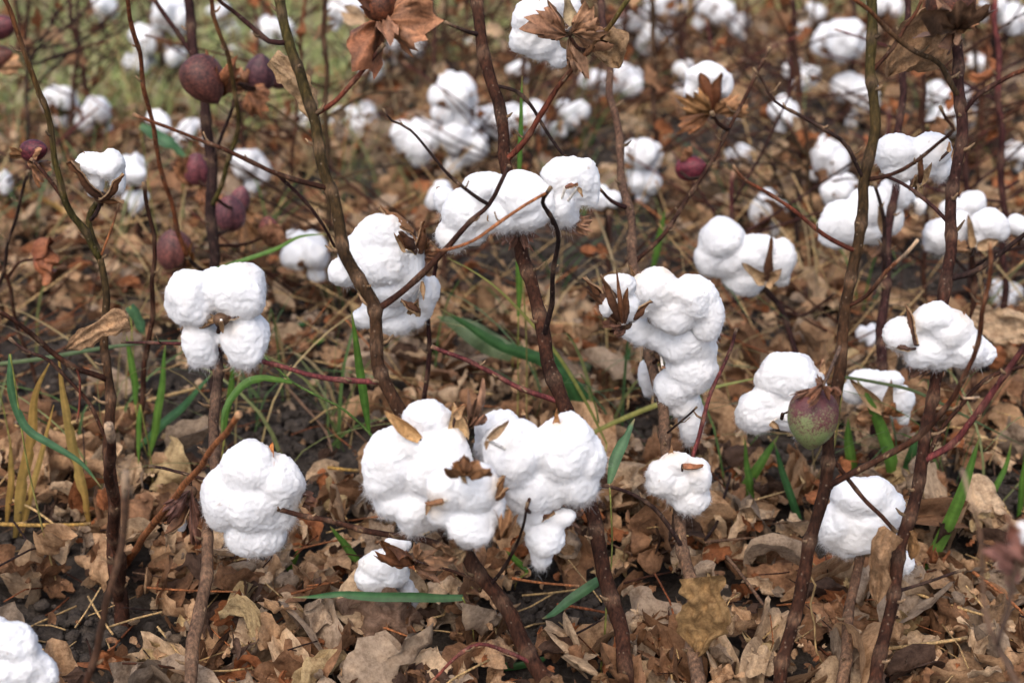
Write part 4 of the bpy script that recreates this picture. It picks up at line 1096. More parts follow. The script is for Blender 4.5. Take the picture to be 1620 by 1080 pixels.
# ------------------------------------------------------------------ dead leaves
def leaf_proto(seed, kind, na=32, nr=7):
    """Unit leaf: base at the origin, tip along +x. Lobed or plain, curled, folded and crumpled. Returns verts, faces, shade per vertex."""
    r = np.random.default_rng(seed)
    a = np.linspace(-2.55, 2.55, na)
    if kind == 'lobed':
        cs = [0, 0.95, -0.95, 1.95, -1.95]
        Ls = [1.0, 0.86, 0.84, 0.55, 0.55]
        wd = 0.62
        rad = np.full(na, 0.34)
        for c_, L_ in zip(cs, Ls):
            d = np.clip(np.abs(a - c_) / wd, 0, 1)
            rad = np.maximum(rad, L_ * (1 + r.uniform(-.12, .1)) * (1 - d ** 1.25) + 0.34 * d ** 1.25)
    elif kind == 'heart':
        rad = 0.52 + 0.40 * np.cos(a * 0.62) ** 2 + 0.10 * np.exp(-(a / 0.28) ** 2)
    else:
        rad = 0.40 / np.sqrt((0.40 * np.cos(a / 1.75)) ** 2 + (np.sin(a / 1.75)) ** 2 * 0.9) * 1.0
        rad = np.minimum(rad, 1.0)
    rad = np.convolve(np.pad(rad, 1, mode='edge'), (0.2, 0.6, 0.2), 'valid') * (1 + 0.022 * r.normal(size=na))
    V, sh = [], []
    ph = r.random(6) * 6
    for i in range(na):
        for k in range(nr):
            s = (k + 0.15) / (nr - 0.85)
            V.append((rad[i] * s * math.cos(a[i]), rad[i] * s * math.sin(a[i]), 0.0))
            v = 1.0
            for c_ in (0, 0.95, -0.95, 1.95, -1.95):
                v += 0.28 * math.exp(-((a[i] - c_) / 0.07) ** 2)
            sh.append(v * (1.0 - 0.12 * s * r.random()))
    V = np.array(V)
    V[:, 0] -= 0.15
    rr = np.hypot(V[:, 0], V[:, 1])
    P3 = np.stack([V[:, 0] * 2.2, V[:, 1] * 2.2, np.full(len(V), seed * 3.1)], 1)
    z = 0.20 * noise3(P3) + 0.12 * noise3(P3 * 2.1 + 9) + 0.055 * noise3(P3 * 4.5)
    z += r.uniform(-0.1, 0.45) * rr ** 2.2 * (0.5 + 0.5 * np.sin(np.arctan2(V[:, 1], V[:, 0]) * r.integers(1, 4) + ph[0]))
    x, y = V[:, 0], V[:, 1]
    # fold along the midrib
    f = r.uniform(-0.2, 0.9) if r.random() < 0.6 else r.uniform(0.9, 1.35)
    y2 = y * math.cos(f)
    z = z + np.abs(y) * math.sin(f)
    y = y2
    # roll along x
    k = r.uniform(0.35, 3.3) * (1 if r.random() < 0.6 else -1) * (0.25 if r.random() < 0.2 else 1)
    if abs(k) > 0.15:
        rho = 1 / k
        th = x * k
        x, z = (rho - z) * np.sin(th), rho - (rho - z) * np.cos(th)
    # roll about a slanted axis
    k = r.uniform(0.1, 2.2) * (1 if r.random() < 0.5 else -1)
    if abs(k) > 0.15:
        rho = 1 / k
        th = y * k
        y, z = (rho - z) * np.sin(th), rho - (rho - z) * np.cos(th)
    V = np.stack([x, y, z], 1)
    V -= V.mean(0)
    Fc = []
    for i in range(na - 1):
        for j in range(nr - 1):
            Fc.append((i * nr + j, (i + 1) * nr + j, (i + 1) * nr + j + 1, i * nr + j + 1))
    # petiole
    return V, np.array(Fc), np.array(sh), abs(f)

KINDS = ['lobed', 'heart', 'lobed', 'plain', 'lobed', 'plain']
PROTO = [leaf_proto(100 + i, KINDS[i % 6]) for i in range(30)]
PROTO_FAR = [leaf_proto(100 + i, KINDS[i % 6], 15, 4) for i in range(30)]
LEAFCOL = dict(tan=(0.42, 0.262, 0.146), beige=(0.52, 0.372, 0.235), brown=(0.265, 0.140, 0.073), russet=(0.30, 0.112, 0.044), dark=(0.085, 0.049, 0.033), straw=(0.47, 0.345, 0.18), grey=(0.32, 0.240, 0.170))
LEAFMIX = ['tan'] * 9 + ['beige'] * 6 + ['brown'] * 9 + ['russet'] * 3 + ['dark'] * 4 + ['straw'] * 1 + ['grey'] * 6
BARE = [(40, 610, 75, 70), (130, 580, 40, 50), (450, 700, 95, 60), (470, 650, 60, 40), (110, 1010, 110, 40), (880, 975, 75, 35), (930, 985, 60, 30), (920, 390, 110, 38), (760, 400, 40, 40), (1240, 212, 90, 34), (1160, 210, 70, 30),
        (1580, 440, 60, 50), (540, 305, 60, 16), (1270, 705, 55, 40), (300, 640, 50, 50), (1590, 790, 40, 40), (1440, 455, 60, 40), (860, 440, 60, 26), (20, 890, 60, 30), (950, 250, 60, 30), (690, 120, 40, 20), (1010, 690, 40, 26)]
def bare(x, y):
    return any(((x - a) / (c * 1.3 + 12)) ** 2 + ((y - b) / (d * 1.3 + 14)) ** 2 < 1 for a, b, c, d in BARE)

def scatter_leaves():
    r = np.random.default_rng(5)
    L = []
    for lay, (num, zlo, zhi, tilt) in enumerate([(7500, 0.002, 0.012, 18), (7000, 0.010, 0.026, 26), (2600, 0.020, 0.040, 36)]):
        for _ in range(num):
            Y = 0.62 + 3.2 * r.random() ** 0.95
            X = r.uniform(-1, 1) * (0.28 + 0.50 * Y)
            q = px((X, Y, 0))
            b = bare(q[0] + r.normal() * 8, q[1] + r.normal() * 5)
            if b and r.random() < 0.985:
                continue
            if q[1] < (165 if q[0] < 560 else 70) + 30 * r.normal() and (q[0] < 760 or q[0] > 1450) and r.random() < 0.9:
                continue
            if noise3(np.array([[X * 4, Y * 4, 3.3]]))[0] < -0.42 and r.random() < 0.7:
                continue
            sz = r.uniform(0.016, 0.040) * (0.8 if b else 1.0) * (1.0 if r.random() < 0.75 else 1.3) * (1.12 if Y < 1.4 else 1.0)
            if r.random() < 0.25:
                sz *= 0.55
            hue = LEAFMIX[r.integers(0, len(LEAFMIX))]
            if hue in ('dark', 'russet'):
                sz = min(sz, 0.025)
            L.append((X, Y, r.uniform(zlo, zhi), sz, r.integers(0, 30), r.random() * 6.28, r.normal() * R(tilt), r.normal() * R(tilt), hue, r.uniform(0.75, 1.22), lay))
    for _ in range(6500):
        Y = 0.66 + 2.2 * r.random() ** 1.2
        X = r.uniform(-1, 1) * (0.27 + 0.48 * Y)
        q = px((X, Y, 0))
        if bare(q[0], q[1]) and r.random() < 0.6:
            continue
        L.append((X, Y, r.uniform(0.004, 0.034), r.uniform(0.004, 0.011), r.integers(0, 30), r.random() * 6.28, r.normal() * 0.6, r.normal() * 0.6, LEAFMIX[r.integers(0, len(LEAFMIX))], r.uniform(0.6, 1.15), 0))
    return L
LEAVES = scatter_leaves()

LAND = [((20, 1010), 'the blurred boll in the lower left corner'), ((150, 940), 'the foot of the olive forked plant'), ((300, 1000), 'the pale stalk under the big left boll'), ((440, 900), 'the big left boll'),
        ((600, 990), 'the horizontal dark green blade'), ((800, 1000), 'the leaning central stem'), ((985, 960), 'the straight dark middle stem'), ((1100, 950), 'the stem of the white strand'), ((1250, 960), 'the foot of the olive right stem'),
        ((1345, 980), 'the short stalk of the drooping boll'), ((1440, 900), 'the purple stem at the right edge'), ((1570, 950), 'the near blurred stalk on the right'), ((1190, 800), 'the green blades in the right middle'), ((500, 690), 'the bare soil in the left middle'),
        ((60, 780), 'the yellow dry blades'), ((970, 700), 'the teal blade right of the cluster'), ((1540, 700), 'the long green blades at the right'), ((200, 760), 'the cut stalks at the left')]
def build_leaves():
    scored = []
    for i, l in enumerate(LEAVES):
        x, y, d = px((l[0], l[1], l[2]))
        if -10 < x < 1630 and 300 < y < 1085:
            a = (l[3] / d) * (0.55 + 0.45 * (l[10] / 2))
            scored.append((a, i))
    scored.sort(reverse=True)
    single = [i for _, i in scored[:290]]
    protos = []
    for V, Fc, sh, fold in PROTO:
        me = bpy.data.meshes.new('fallen_leaf')
        fill_mesh(me, V, Fc, sh[:, None] * np.ones(3), True)
        leaf_pos(me, V * 0.03 + rng.random(3) * 5)
        me.materials.append(M['leaf'])
        protos.append(me)
    first = {}
    rows = []
    for i in single:
        X, Y, z, sz, k, yaw, tx, ty, colr, br, lay = LEAVES[i]
        x, y, _ = px((X, Y, z))
        lm = min(LAND, key=lambda q: (q[0][0] - x) ** 2 + 1.5 * (q[0][1] - y) ** 2)
        side = 'left of' if x < lm[0][0] - 18 else ('right of' if x > lm[0][0] + 18 else ('above' if y < lm[0][1] else 'below'))
        shape = 'folded' if PROTO[k][3] > 0.85 else ('lobed' if KINDS[k % 6] == 'lobed' else ('broad' if KINDS[k % 6] == 'heart' else 'narrow'))
        size = 'large' if sz > 0.036 else ('small' if sz < 0.020 else '')
        cw = dict(tan='tan', beige='pale beige', brown='brown', russet='russet', dark='dark brown', straw='straw yellow', grey='greyish brown')[colr]
        rows.append((i, ' '.join((size + ' ' + shape + ' ' + cw + ' fallen leaf ' + side + ' ' + lm[1]).split())))
    for i, label in rows:
        X, Y, z, sz, k, yaw, tx, ty, colr, br, lay = LEAVES[i]
        me = protos[k]
        if k not in first:
            o = link('fallen_leaf', me)
            first[k] = o
        else:
            o = first[k].copy()
            C.objects.link(o)
        o.location = (X, Y, z + 0.006)
        o.rotation_euler = (tx, ty, yaw)
        o.scale = (sz, sz, sz)
        c = np.array(LEAFCOL[colr]) * br
        o.color = (*c, 1)
        tag(o, label, 'leaf', 'fallen leaves on the soil')
    sset = set(single)
    Vs, Fs, Cs, Ps, n = [], [], [], [], 0
    for i, (X, Y, z, sz, k, yaw, tx, ty, colr, br, lay) in enumerate(LEAVES):
        if i in sset:
            continue
        V, Fc, sh, _ = (PROTO if Y < 1.5 and sz > 0.0115 else PROTO_FAR)[k]
        m = np.array(Euler((tx, ty, yaw)).to_matrix())
        Vs.append(V @ m.T * sz + np.array((X, Y, z + 0.004)))
        Fs.append(Fc + n)
        Cs.append(sh[:, None] * (np.array(LEAFCOL[colr]) * br)[None])
        Ps.append(V * sz + (i * 0.37 % 9, i * 0.73 % 7, i * 0.11 % 5))
        n += len(V)
    me = bpy.data.meshes.new('leaf_litter')
    fill_mesh(me, np.concatenate(Vs), np.concatenate(Fs), np.concatenate(Cs), True)
    leaf_pos(me, np.concatenate(Ps))
    me.materials.append(M['leaf'])
    o = link('leaf_litter', me)
    tag(o, 'mass of small dry brown and tan leaves covering the soil', 'leaf litter', kind='stuff')
build_leaves()

def placed_leaf(label, x, y, Y, size_px, k, rot, colr, name='dead_leaf'):
    """A leaf one can point to."""
    me = bpy.data.meshes.new(name)
    V, Fc, sh, _ = leaf_proto(k[1], k[0], 40, 9)
    fill_mesh(me, V, Fc, sh[:, None] * np.ones(3), True)
    leaf_pos(me, V * 0.03 + k[1])
    me.materials.append(M['leaf'])
    o = link(name, me)
    mp = m_per_px(x, y, Y)
    s = size_px * mp
    o.location = at(x, y, Y)
    o.rotation_euler = [R(a) for a in rot]
    o.scale = (s, s, s)
    o.color = (*LEAFCOL[colr], 1) if isinstance(colr, str) else (*colr, 1)
    if label:
        tag(o, label, 'leaf')
    return o
def plant_leaf(pl, *a):
    o = placed_leaf(None, *a)
    o.location = o.location - pl.base
    o.parent = pl.root
    return o
def crumpled_leaf(label, pl, pts, w, Y, colr, lobes=0, seed=1, name='clinging_leaf', Y1=None):
    """A withered leaf hanging or lying along pts, folded down its midrib, with a ragged edge."""
    P = [at(p[0], p[1], Y + ((Y1 or Y) - Y) * i / (len(pts) - 1)) for i, p in enumerate(pts)]
    path = smooth_path(P, 0.0022)
    m, nq = len(path), 17
    view = np.array(P[0]) - np.array((0, 0, H))
    view /= np.linalg.norm(view)
    T = np.gradient(path, axis=0)
    T /= np.linalg.norm(T, axis=1)[:, None]
    W = w * m_per_px(pts[0][0], pts[0][1], Y) / 2
    qs = np.linspace(-1, 1, nq)
    V, cc = [], []
    for i in range(m):
        u = i / (m - 1)
        sd_ = np.cross(T[i], view)
        sd_ /= np.linalg.norm(sd_)
        prof = (math.sin(math.pi * min(1, 0.10 + 0.92 * u) ** 0.8) ** 0.6)
        for q in qs:
            lob = 1 + (0.28 * math.cos(u * math.pi * 2 * lobes + (0.8 if q > 0 else 0)) * abs(q) if lobes else 0)
            a = np.array([[u * 3.2 + seed * 7.1, q * 1.7, seed * 1.3]])
            n1, n2, n3 = noise3(a)[0], noise3(a * 2.4 + 3)[0], noise3(a * 5.5 + 8)[0]
            edge = 1 + 0.22 * noise3(np.array([[u * 9 + seed, 3.3 if q > 0 else 9.1, 0.5]]))[0] * abs(q) ** 3
            p = path[i] + sd_ * (W * prof * q * lob * edge * 0.9) + view * W * (0.55 * n1 + 0.32 * n2 + 0.12 * n3 - 0.45 * abs(q) ** 1.5 * math.cos(seed) + 0.5 * q * math.sin(seed * 2))
            V.append(p + sd_ * W * 0.15 * n2)
            vein = 0.18 * math.exp(-(q / 0.07) ** 2) + 0.12 * max(0, math.cos((u * 1.0 - abs(q) * 0.35) * 40)) ** 8
            cc.append(np.ones(3) * (0.9 + vein + 0.25 * n2))
    idx = np.arange(m * nq).reshape(m, nq)
    Fc = np.stack([idx[:-1, :-1], idx[:-1, 1:], idx[1:, 1:], idx[1:, :-1]], -1).reshape(-1, 4)
    base = pl.base if pl else P[0]
    V = np.array(V) - np.array(base)
    me = bpy.data.meshes.new(name)
    fill_mesh(me, V, Fc, np.array(cc), True)
    leaf_pos(me, V + seed)
    me.materials.append(M['leaf'])
    o = link(name, me, pl.root if pl else None)
    if not pl:
        o.location = base
        tag(o, label, 'leaf')
    o.color = (*(LEAFCOL[colr] if isinstance(colr, str) else colr), 1)
    return o
crumpled_leaf('big withered greyish brown lobed leaf hanging below the horizontal green blade', None, [(640, 945), (612, 975), (592, 1015), (580, 1058)], 135, 0.93, (0.235, 0.150, 0.105), 2.0, 3, 'withered_leaf', 0.90)
crumpled_leaf(None, cg, [(1112, 912), (1116, 950), (1110, 990), (1104, 1038)], 88, 0.855, (0.33, 0.205, 0.090), 1.5, 5)
crumpled_leaf(None, cj, [(1414, 842), (1398, 865), (1390, 900), (1388, 955)], 46, 0.845, (0.31, 0.19, 0.105), 1, 8)
crumpled_leaf(None, cj, [(1438, 840), (1444, 860), (1442, 885)], 26, 0.86, (0.29, 0.16, 0.07), 1, 9)
crumpled_leaf(None, ce, [(950, 48), (962, 70), (972, 90), (980, 108)], 66, 1.08, (0.36, 0.23, 0.125), 0, 11)
crumpled_leaf(None, cj, [(1478, 20), (1452, 60), (1425, 92), (1404, 122)], 74, 1.03, (0.35, 0.215, 0.12), 0, 13)
crumpled_leaf(None, cj, [(1500, 70), (1475, 92), (1440, 104), (1425, 108)], 44, 1.04, (0.31, 0.185, 0.10), 0, 14)
crumpled_leaf(None, cl, [(430, 92), (462, 118), (486, 158), (496, 200)], 50, 1.10, (0.42, 0.28, 0.155), 0, 16)
crumpled_leaf(None, ca, [(202, 506), (175, 515), (140, 530), (104, 552)], 46, 1.0, 'tan', 1, 17)
crumpled_leaf(None, ct, [(1538, 500), (1570, 512), (1605, 520), (1650, 540)], 62, 1.285, 'beige', 0, 19)
placed_leaf('pale tan leaf lying below the cut stalks', 235, 760, 1.17, 46, ('heart', 315), (30, 0, 100), 'beige')
placed_leaf('round flat tan leaf lying right of the white strand plant', 1182, 876, 1.05, 40, ('heart', 317), (12, 8, 40), 'beige')
placed_leaf('long rolled grey leaf between the right stems on the ground', 1462, 985, 0.955, 60, ('plain', 319), (20, 30, -15), 'grey')

# ------------------------------------------------------------------ green blades, dry straw, twigs on the ground
GC = dict(green=(0.075, 0.170, 0.028), dgreen=(0.034, 0.105, 0.034), teal=(0.055, 0.135, 0.060), lime=(0.20, 0.22, 0.055), yellow=(0.36, 0.25, 0.075), straw=(0.45, 0.33, 0.16), dull=(0.09, 0.135, 0.065))
def blade_mesh(pts, Ys, w, colr, origin=(0, 0, 0), twist=25, taper0=0.35, name='grass_shoot', tip=None, seed=0):
    r = random.Random(seed * 7 + int(pts[0][0]))
    n = len(pts)
    P = [at(p[0], p[1], Ys[0] + (Ys[1] - Ys[0]) * i / (n - 1)) for i, p in enumerate(pts)]
    path = smooth_path(P, 0.006)
    m = len(path)
    T = np.gradient(path, axis=0)
    T /= np.linalg.norm(T, axis=1)[:, None]
    view = np.array(at(*pts[0], Ys[0])) - np.array((0, 0, H))
    view /= np.linalg.norm(view)
    W = w * (0.8 if w > 8 else 1) * m_per_px(pts[0][0], pts[0][1], Ys[0]) / 2
    bites = [(r.uniform(0.15, 0.9), r.choice((-1, 1)), r.uniform(0.01, 0.03)) for _ in range(r.randrange(0, 4))] if w > 12 else []
    t0, dt = R(r.uniform(-twist, twist)), R(r.uniform(-twist, twist))
    V, cc = [], []
    c0 = np.array(GC[colr])
    for i in range(m):
        s = i / (m - 1)
        wid = W * min(1, taper0 + (1 - taper0) * s * 4) * (1 - max(0, (s - 0.45) / 0.55) ** 1.7) + 0.0003
        sd_ = np.cross(T[i], view)
        sd_ /= np.linalg.norm(sd_) + 1e-9
        nm = np.cross(sd_, T[i])
        a = t0 + dt * s
        sd2 = sd_ * math.cos(a) + nm * math.sin(a)
        nm2 = np.cross(sd2, T[i])
        for q, z in ((-1, 0.25), (-0.5, 0.06), (0, 0), (0.5, 0.06), (1, 0.25)):
            qq = q
            for bs, sg, bw in bites:
                if abs(s - bs) < bw and q == sg:
                    qq = q * 0.55
            V.append(path[i] + sd2 * wid * qq + nm2 * wid * z + nm2 * wid * 0.25 * math.sin(s * 14 + seed))
            k = 1.0 + (0.35 if q == 0 else 0) + r.uniform(-0.06, 0.06)
            col = c0 * k
            if s > 0.9 and colr in ('green', 'dgreen', 'teal'):
                f = (s - 0.9) * 8
                col = col * (1 - min(1, f)) + np.array((0.30, 0.22, 0.10)) * min(1, f)
            pale = 0.5 + 0.5 * math.sin(s * 5 + seed * 2.1)
            col = col * (1 - 0.3 * pale) + np.array((col[0] * 1.7, col[1] * 1.25, col[2])) * 0.3 * pale
            cc.append(col)
    Fc = []
    for i in range(m - 1):
        for j in range(4):
            Fc.append((i * 5 + j, i * 5 + j + 1, (i + 1) * 5 + j + 1, (i + 1) * 5 + j))
    mb = MB()
    mb.add(V, Fc, cc)
    return mb.mesh(name, M['grass'], origin)
_bs = [0]
TINT.update(lime=(0.19, 0.21, 0.06), straw=(0.42, 0.30, 0.15), gold=(0.34, 0.22, 0.07), grassgreen=(0.085, 0.15, 0.04))
def blade(label, pts, Y, w, colr, Y1=None, taper0=0.35, twist=25, name='grass_shoot', cat='grass blade', group='grass blades among the cotton plants'):
    _bs[0] += 1
    b = at(*pts[0], Y)
    me = blade_mesh(pts, (Y, Y if Y1 is None else Y1), w, colr, b, twist, taper0, name, seed=_bs[0])
    o = link(name, me)
    o.location = b
    if b.z > 0.02:                    # its culm, down to the soil
        e = Vector((b.x + 0.012 * math.sin(_bs[0] * 2.3), b.y + 0.01, -0.004))
        limb('stem', o, b, [b, b.lerp(e, 0.5) + Vector((0.004 * math.cos(_bs[0]), 0, 0)), e], 0.0009, 0.0010, 'lime' if colr != 'yellow' else 'straw', 'straw', nodes=False, sides=6)
    return tag(o, label, cat, group)
def rod(label, pts, Y, w, tint, Y1=None, name='dry_straw', cat='straw', group='dry straws on the litter', w1=None):
    n = len(pts)
    Y1 = Y if Y1 is None else Y1
    P = [at(p[0], p[1], Y + (Y1 - Y) * i / (n - 1)) for i, p in enumerate(pts)]
    mp = m_per_px(pts[0][0], pts[0][1], Y) / 2
    b = P[0]
    o, _ = limb(name, None, b, P, w * mp, (w1 or w * 0.7) * mp, tint, tint, nodes=False, sides=6, wob=0.15)
    o.location = b
    return tag(o, label, cat, group)

# a grass plant: jointed stem with blades
def grass_plant(label, stem, Y, w, tint, blades, Y1=None):
    n = len(stem)
    Y1 = Y if Y1 is None else Y1
    P = [at(p[0], p[1], Y + (Y1 - Y) * i / (n - 1)) for i, p in enumerate(stem)]
    base = P[0]
    root = empty('grass_plant', base, label, 'grass')
    mp = m_per_px(stem[0][0], stem[0][1], Y) / 2
    limb('stem', root, base, P, w * mp, w * mp * 0.7, tint, tint, nodes=False, sides=6)
    for i, (pts, bw, colr, dY) in enumerate(blades):
        k = min(range(len(stem)), key=lambda q: (stem[q][0] - pts[0][0]) ** 2 + (stem[q][1] - pts[0][1]) ** 2)
        Yk = P[k].y
        me = blade_mesh(pts, (Yk, Yk + dY), bw, colr, base, 25, 0.3, 'blade', seed=i + int(stem[0][0]))
        link('blade', me, root)
    return root
grass_plant('jointed grass plant with a drooping green blade left of the central stem', [(596, 700), (583, 683), (540, 645), (500, 625), (464, 605), (430, 575), (415, 560)], 1.02, 6, 'grassgreen',
            [([(462, 605), (430, 599), (395, 602), (372, 622), (355, 650), (350, 690)], 14, 'green', -0.03), ([(584, 684), (576, 630), (566, 560), (556, 490)], 15, 'green', -0.02)], 1.08)
blade('long dark green blade lying level below the central cluster', [(732, 944), (690, 945), (620, 943), (540, 940), (490, 943), (462, 944)], 0.915, 19, 'dgreen', taper0=0.6)
grass_plant('tall grass plant at the right of the cluster with a drooping blade near the ground', [(948, 1090), (955, 1020), (962, 930), (968, 880), (966, 800), (964, 765)], 0.90, 5, 'lime',
            [([(966, 906), (935, 926), (900, 950), (875, 970), (858, 978)], 19, 'teal', -0.03), ([(964, 765), (972, 730), (985, 700), (1004, 662)], 22, 'teal', 0.03)], 0.95)
blade('long dark green arching blade crossing behind the straight middle stem', [(940, 640), (900, 600), (860, 572), (790, 545), (740, 515), (695, 487)], 1.24, 24, 'dgreen')
blade('upright dark green blade right behind the straight middle stem', [(928, 690), (912, 630), (890, 580), (868, 542)], 1.24, 26, 'dgreen')
blade('dull green wide leaf blade behind the lower slender plant', [(812, 560), (770, 540), (730, 515), (690, 500)], 1.36, 46, 'dull', taper0=0.7)
blade('thin pale green stalk running down from the forked branch', [(960, 702), (920, 622), (870, 545), (800, 468), (750, 430), (708, 408)], 1.14, 5, 'lime', name='grass_stalk')
blade('thin yellow green stalk passing behind the white strand', [(940, 683), (985, 662), (1040, 640), (1120, 615), (1205, 596)], 1.16, 7, 'lime', name='grass_stalk', taper0=0.9)
blade('thin green stalk at the far left crossing level', [(-10, 577), (60, 568), (130, 556), (220, 543), (300, 538)], 1.15, 6, 'dull', name='grass_stalk', taper0=0.9)
blade('thin arching green stalk left of the forked central stem', [(330, 430), (395, 408), (440, 392), (475, 374), (520, 370)], 1.25, 6, 'green', name='grass_stalk', taper0=0.9)
blade('bright green blade leaning right under the white boll of the green boll plant', [(1156, 812), (1180, 770), (1205, 730), (1232, 688)], 1.13, 19, 'green')
blade('upright green blade among three at the right middle', [(1190, 830), (1188, 780), (1182, 735), (1178, 690)], 1.12, 14, 'green')
blade('dark green blade leaning left among three at the right middle', [(1272, 838), (1255, 795), (1238, 745), (1224, 695)], 1.10, 14, 'dgreen')
blade('short upright green blade left of the wide green blade', [(1352, 770), (1347, 730), (1342, 690), (1342, 660)], 1.18, 19, 'green')
blade('wide bright green blade leaning beside the low husky boll', [(1418, 800), (1412, 740), (1395, 680), (1370, 625), (1355, 600)], 1.15, 24, 'green')
blade('dark green blade behind the purple right stem', [(1425, 790), (1440, 730), (1452, 680)], 1.16, 22, 'dgreen')
blade('long bright green blade rising right of the purple stem', [(1445, 935), (1475, 880), (1505, 820), (1532, 750), (1550, 690)], 1.02, 23, 'green')
blade('slim green blade at the far right', [(1545, 840), (1565, 790), (1590, 740), (1600, 700)], 1.10, 11, 'green')
blade('green blade sprouting at the right frame edge', [(1610, 830), (1616, 770), (1625, 690)], 1.1, 12, 'green')
blade('thin green stalk behind the olive right stem', [(1335, 596), (1390, 606), (1450, 620), (1530, 660), (1620, 705)], 1.14, 5, 'dull', name='grass_stalk', taper0=0.9)
blade('short green blade below the twig of the big left boll', [(575, 900), (555, 875), (535, 848), (522, 832)], 1.02, 15, 'green')
blade('tiny green blade under the right rim of the big left boll', [(456, 905), (466, 885), (476, 862)], 1.03, 9, 'green')
blade('tiny green sprout under the big left boll', [(458, 905), (450, 880), (446, 858)], 1.03, 8, 'green')
blade('blue green blade bending down to the olive forked stem', [(16, 560), (18, 620), (40, 675), (80, 702), (128, 732), (160, 770)], 1.0, 15, 'teal')
blade('bright green blade between the left plant and the bare stalk', [(214, 640), (212, 600), (205, 560), (200, 530)], 1.2, 13, 'green')
blade('tall green blade beside the bare stalk', [(236, 720), (248, 660), (256, 600), (262, 540)], 1.2, 16, 'green')
blade('broad green blade lying slanted behind the pale stalk', [(215, 710), (260, 668), (300, 630), (340, 585)], 1.22, 18, 'dgreen')
blade('narrow green blade hanging near the bare stalk', [(222, 640), (219, 680), (219, 735)], 1.14, 8, 'green')
blade('small blue green leaf tilted by the bare stalk', [(206, 484), (218, 505), (230, 532)], 1.25, 24, 'teal', taper0=0.8)
blade('blue green leaf near the reddish twig at the upper left', [(222, 198), (250, 215), (275, 232), (298, 252)], 1.6, 26, 'teal', taper0=0.5)
blade('green blade behind the four lock boll', [(355, 690), (362, 640), (368, 600), (372, 560)], 1.14, 14, 'green')
blade('upright green blade left of the upper bunch stem', [(820, 500), (821, 440), (820, 400), (822, 352)], 1.24, 12, 'green')
blade('thin upright green blade crossing the upper bunch', [(818, 300), (822, 250), (824, 180), (826, 120)], 1.22, 7, 'green')
blade('upright pale green blade by the small dry leaf', [(1032, 430), (1040, 395), (1048, 355), (1052, 330)], 1.5, 13, 'green')
blade('dark green blade at the lower edge by the leaning stem', [(780, 1056), (815, 1052), (850, 1046), (868, 1038)], 0.90, 18, 'dgreen', taper0=0.7)
blade('short green blade left of the lower edge blade', [(760, 1085), (740, 1072), (722, 1055)], 0.90, 14, 'dgreen', taper0=0.7)
blade('short green blade behind the torn tag of lint', [(835, 905), (815, 885), (800, 870)], 1.0, 12, 'green')
blade('green blade behind the slender plant foot', [(985, 600), (990, 575), (998, 545)], 1.35, 14, 'dgreen')
blade('green blade slanting behind the leaning stem', [(890, 620), (920, 585), (965, 555)], 1.38, 22, 'dull')
blade('short broad green blade left of the slender plant', [(470, 560), (490, 545), (516, 535)], 1.45, 16, 'green', taper0=0.6)
blade('green blade on the litter left of the slender plant', [(430, 540), (455, 525), (490, 508)], 1.5, 18, 'dgreen', taper0=0.6)
for lb, pts, Y, w in [('tall yellow dry blade at the left middle', [(142, 830), (130, 770), (112, 690), (100, 620), (92, 560)], 1.08, 19),
                      ('wide yellow dry blade bending at the far left', [(24, 850), (36, 770), (50, 690), (58, 620), (80, 570)], 1.08, 22),
                      ('thin yellow dry blade at the far left edge', [(10, 830), (18, 760), (16, 690)], 1.09, 12),
                      ('narrow yellow dry blade between the wide and the tall one', [(30, 860), (46, 790), (70, 700), (85, 640)], 1.1, 11)]:
    blade(lb, pts, Y, w, 'yellow', name='dry_grass', cat='dry blade', group='dry yellow blades at the left')
for lb, pts, w, tint in [('long pale straw slanting across the bare soil at the left', [(-10, 765), (100, 718), (200, 686), (330, 650)], 10, 'straw'),
                         ('yellow straw lying level above the lower left leaves', [(-10, 874), (60, 876), (150, 874)], 9, 'gold'),
                         ('thin bent straw at the left under the yellow blades', [(25, 835), (60, 850), (100, 880), (120, 900)], 5, 'straw'),
                         ('straw lying level at the bottom right', [(1392, 1076), (1450, 1070), (1522, 1058)], 9, 'straw'),
                         ('pale straw lying beside the foot of the purple stem', [(1440, 985), (1480, 1000), (1560, 1025)], 7, 'straw'),
                         ('thin grey root looping over the left bare soil', [(455, 650), (490, 690), (520, 730), (530, 780)], 6, 'tan'),
                         ('thin straw across the upper left soil', [(30, 325), (70, 345), (110, 370)], 9, 'gold'),
                         ('short straw behind the foot of the olive forked plant', [(95, 400), (130, 385), (155, 380)], 8, 'straw'),
                         ('yellow straw between leaf folds right of the pale stalk', [(500, 780), (540, 785), (570, 788)], 8, 'gold')]:
    P0 = [ground(*p) for p in pts]
    mp = m_per_px(pts[0][0], pts[0][1], P0[0].y) / 2
    P0 = [p + Vector((0, 0, 0.03)) for p in P0]
    o, _ = limb('dry_straw', None, P0[0], P0, w * mp, w * mp * 0.8, tint, tint, nodes=False, sides=6, wob=0.12)
    o.location = P0[0]
    tag(o, lb, 'straw', 'dry straws on the litter')
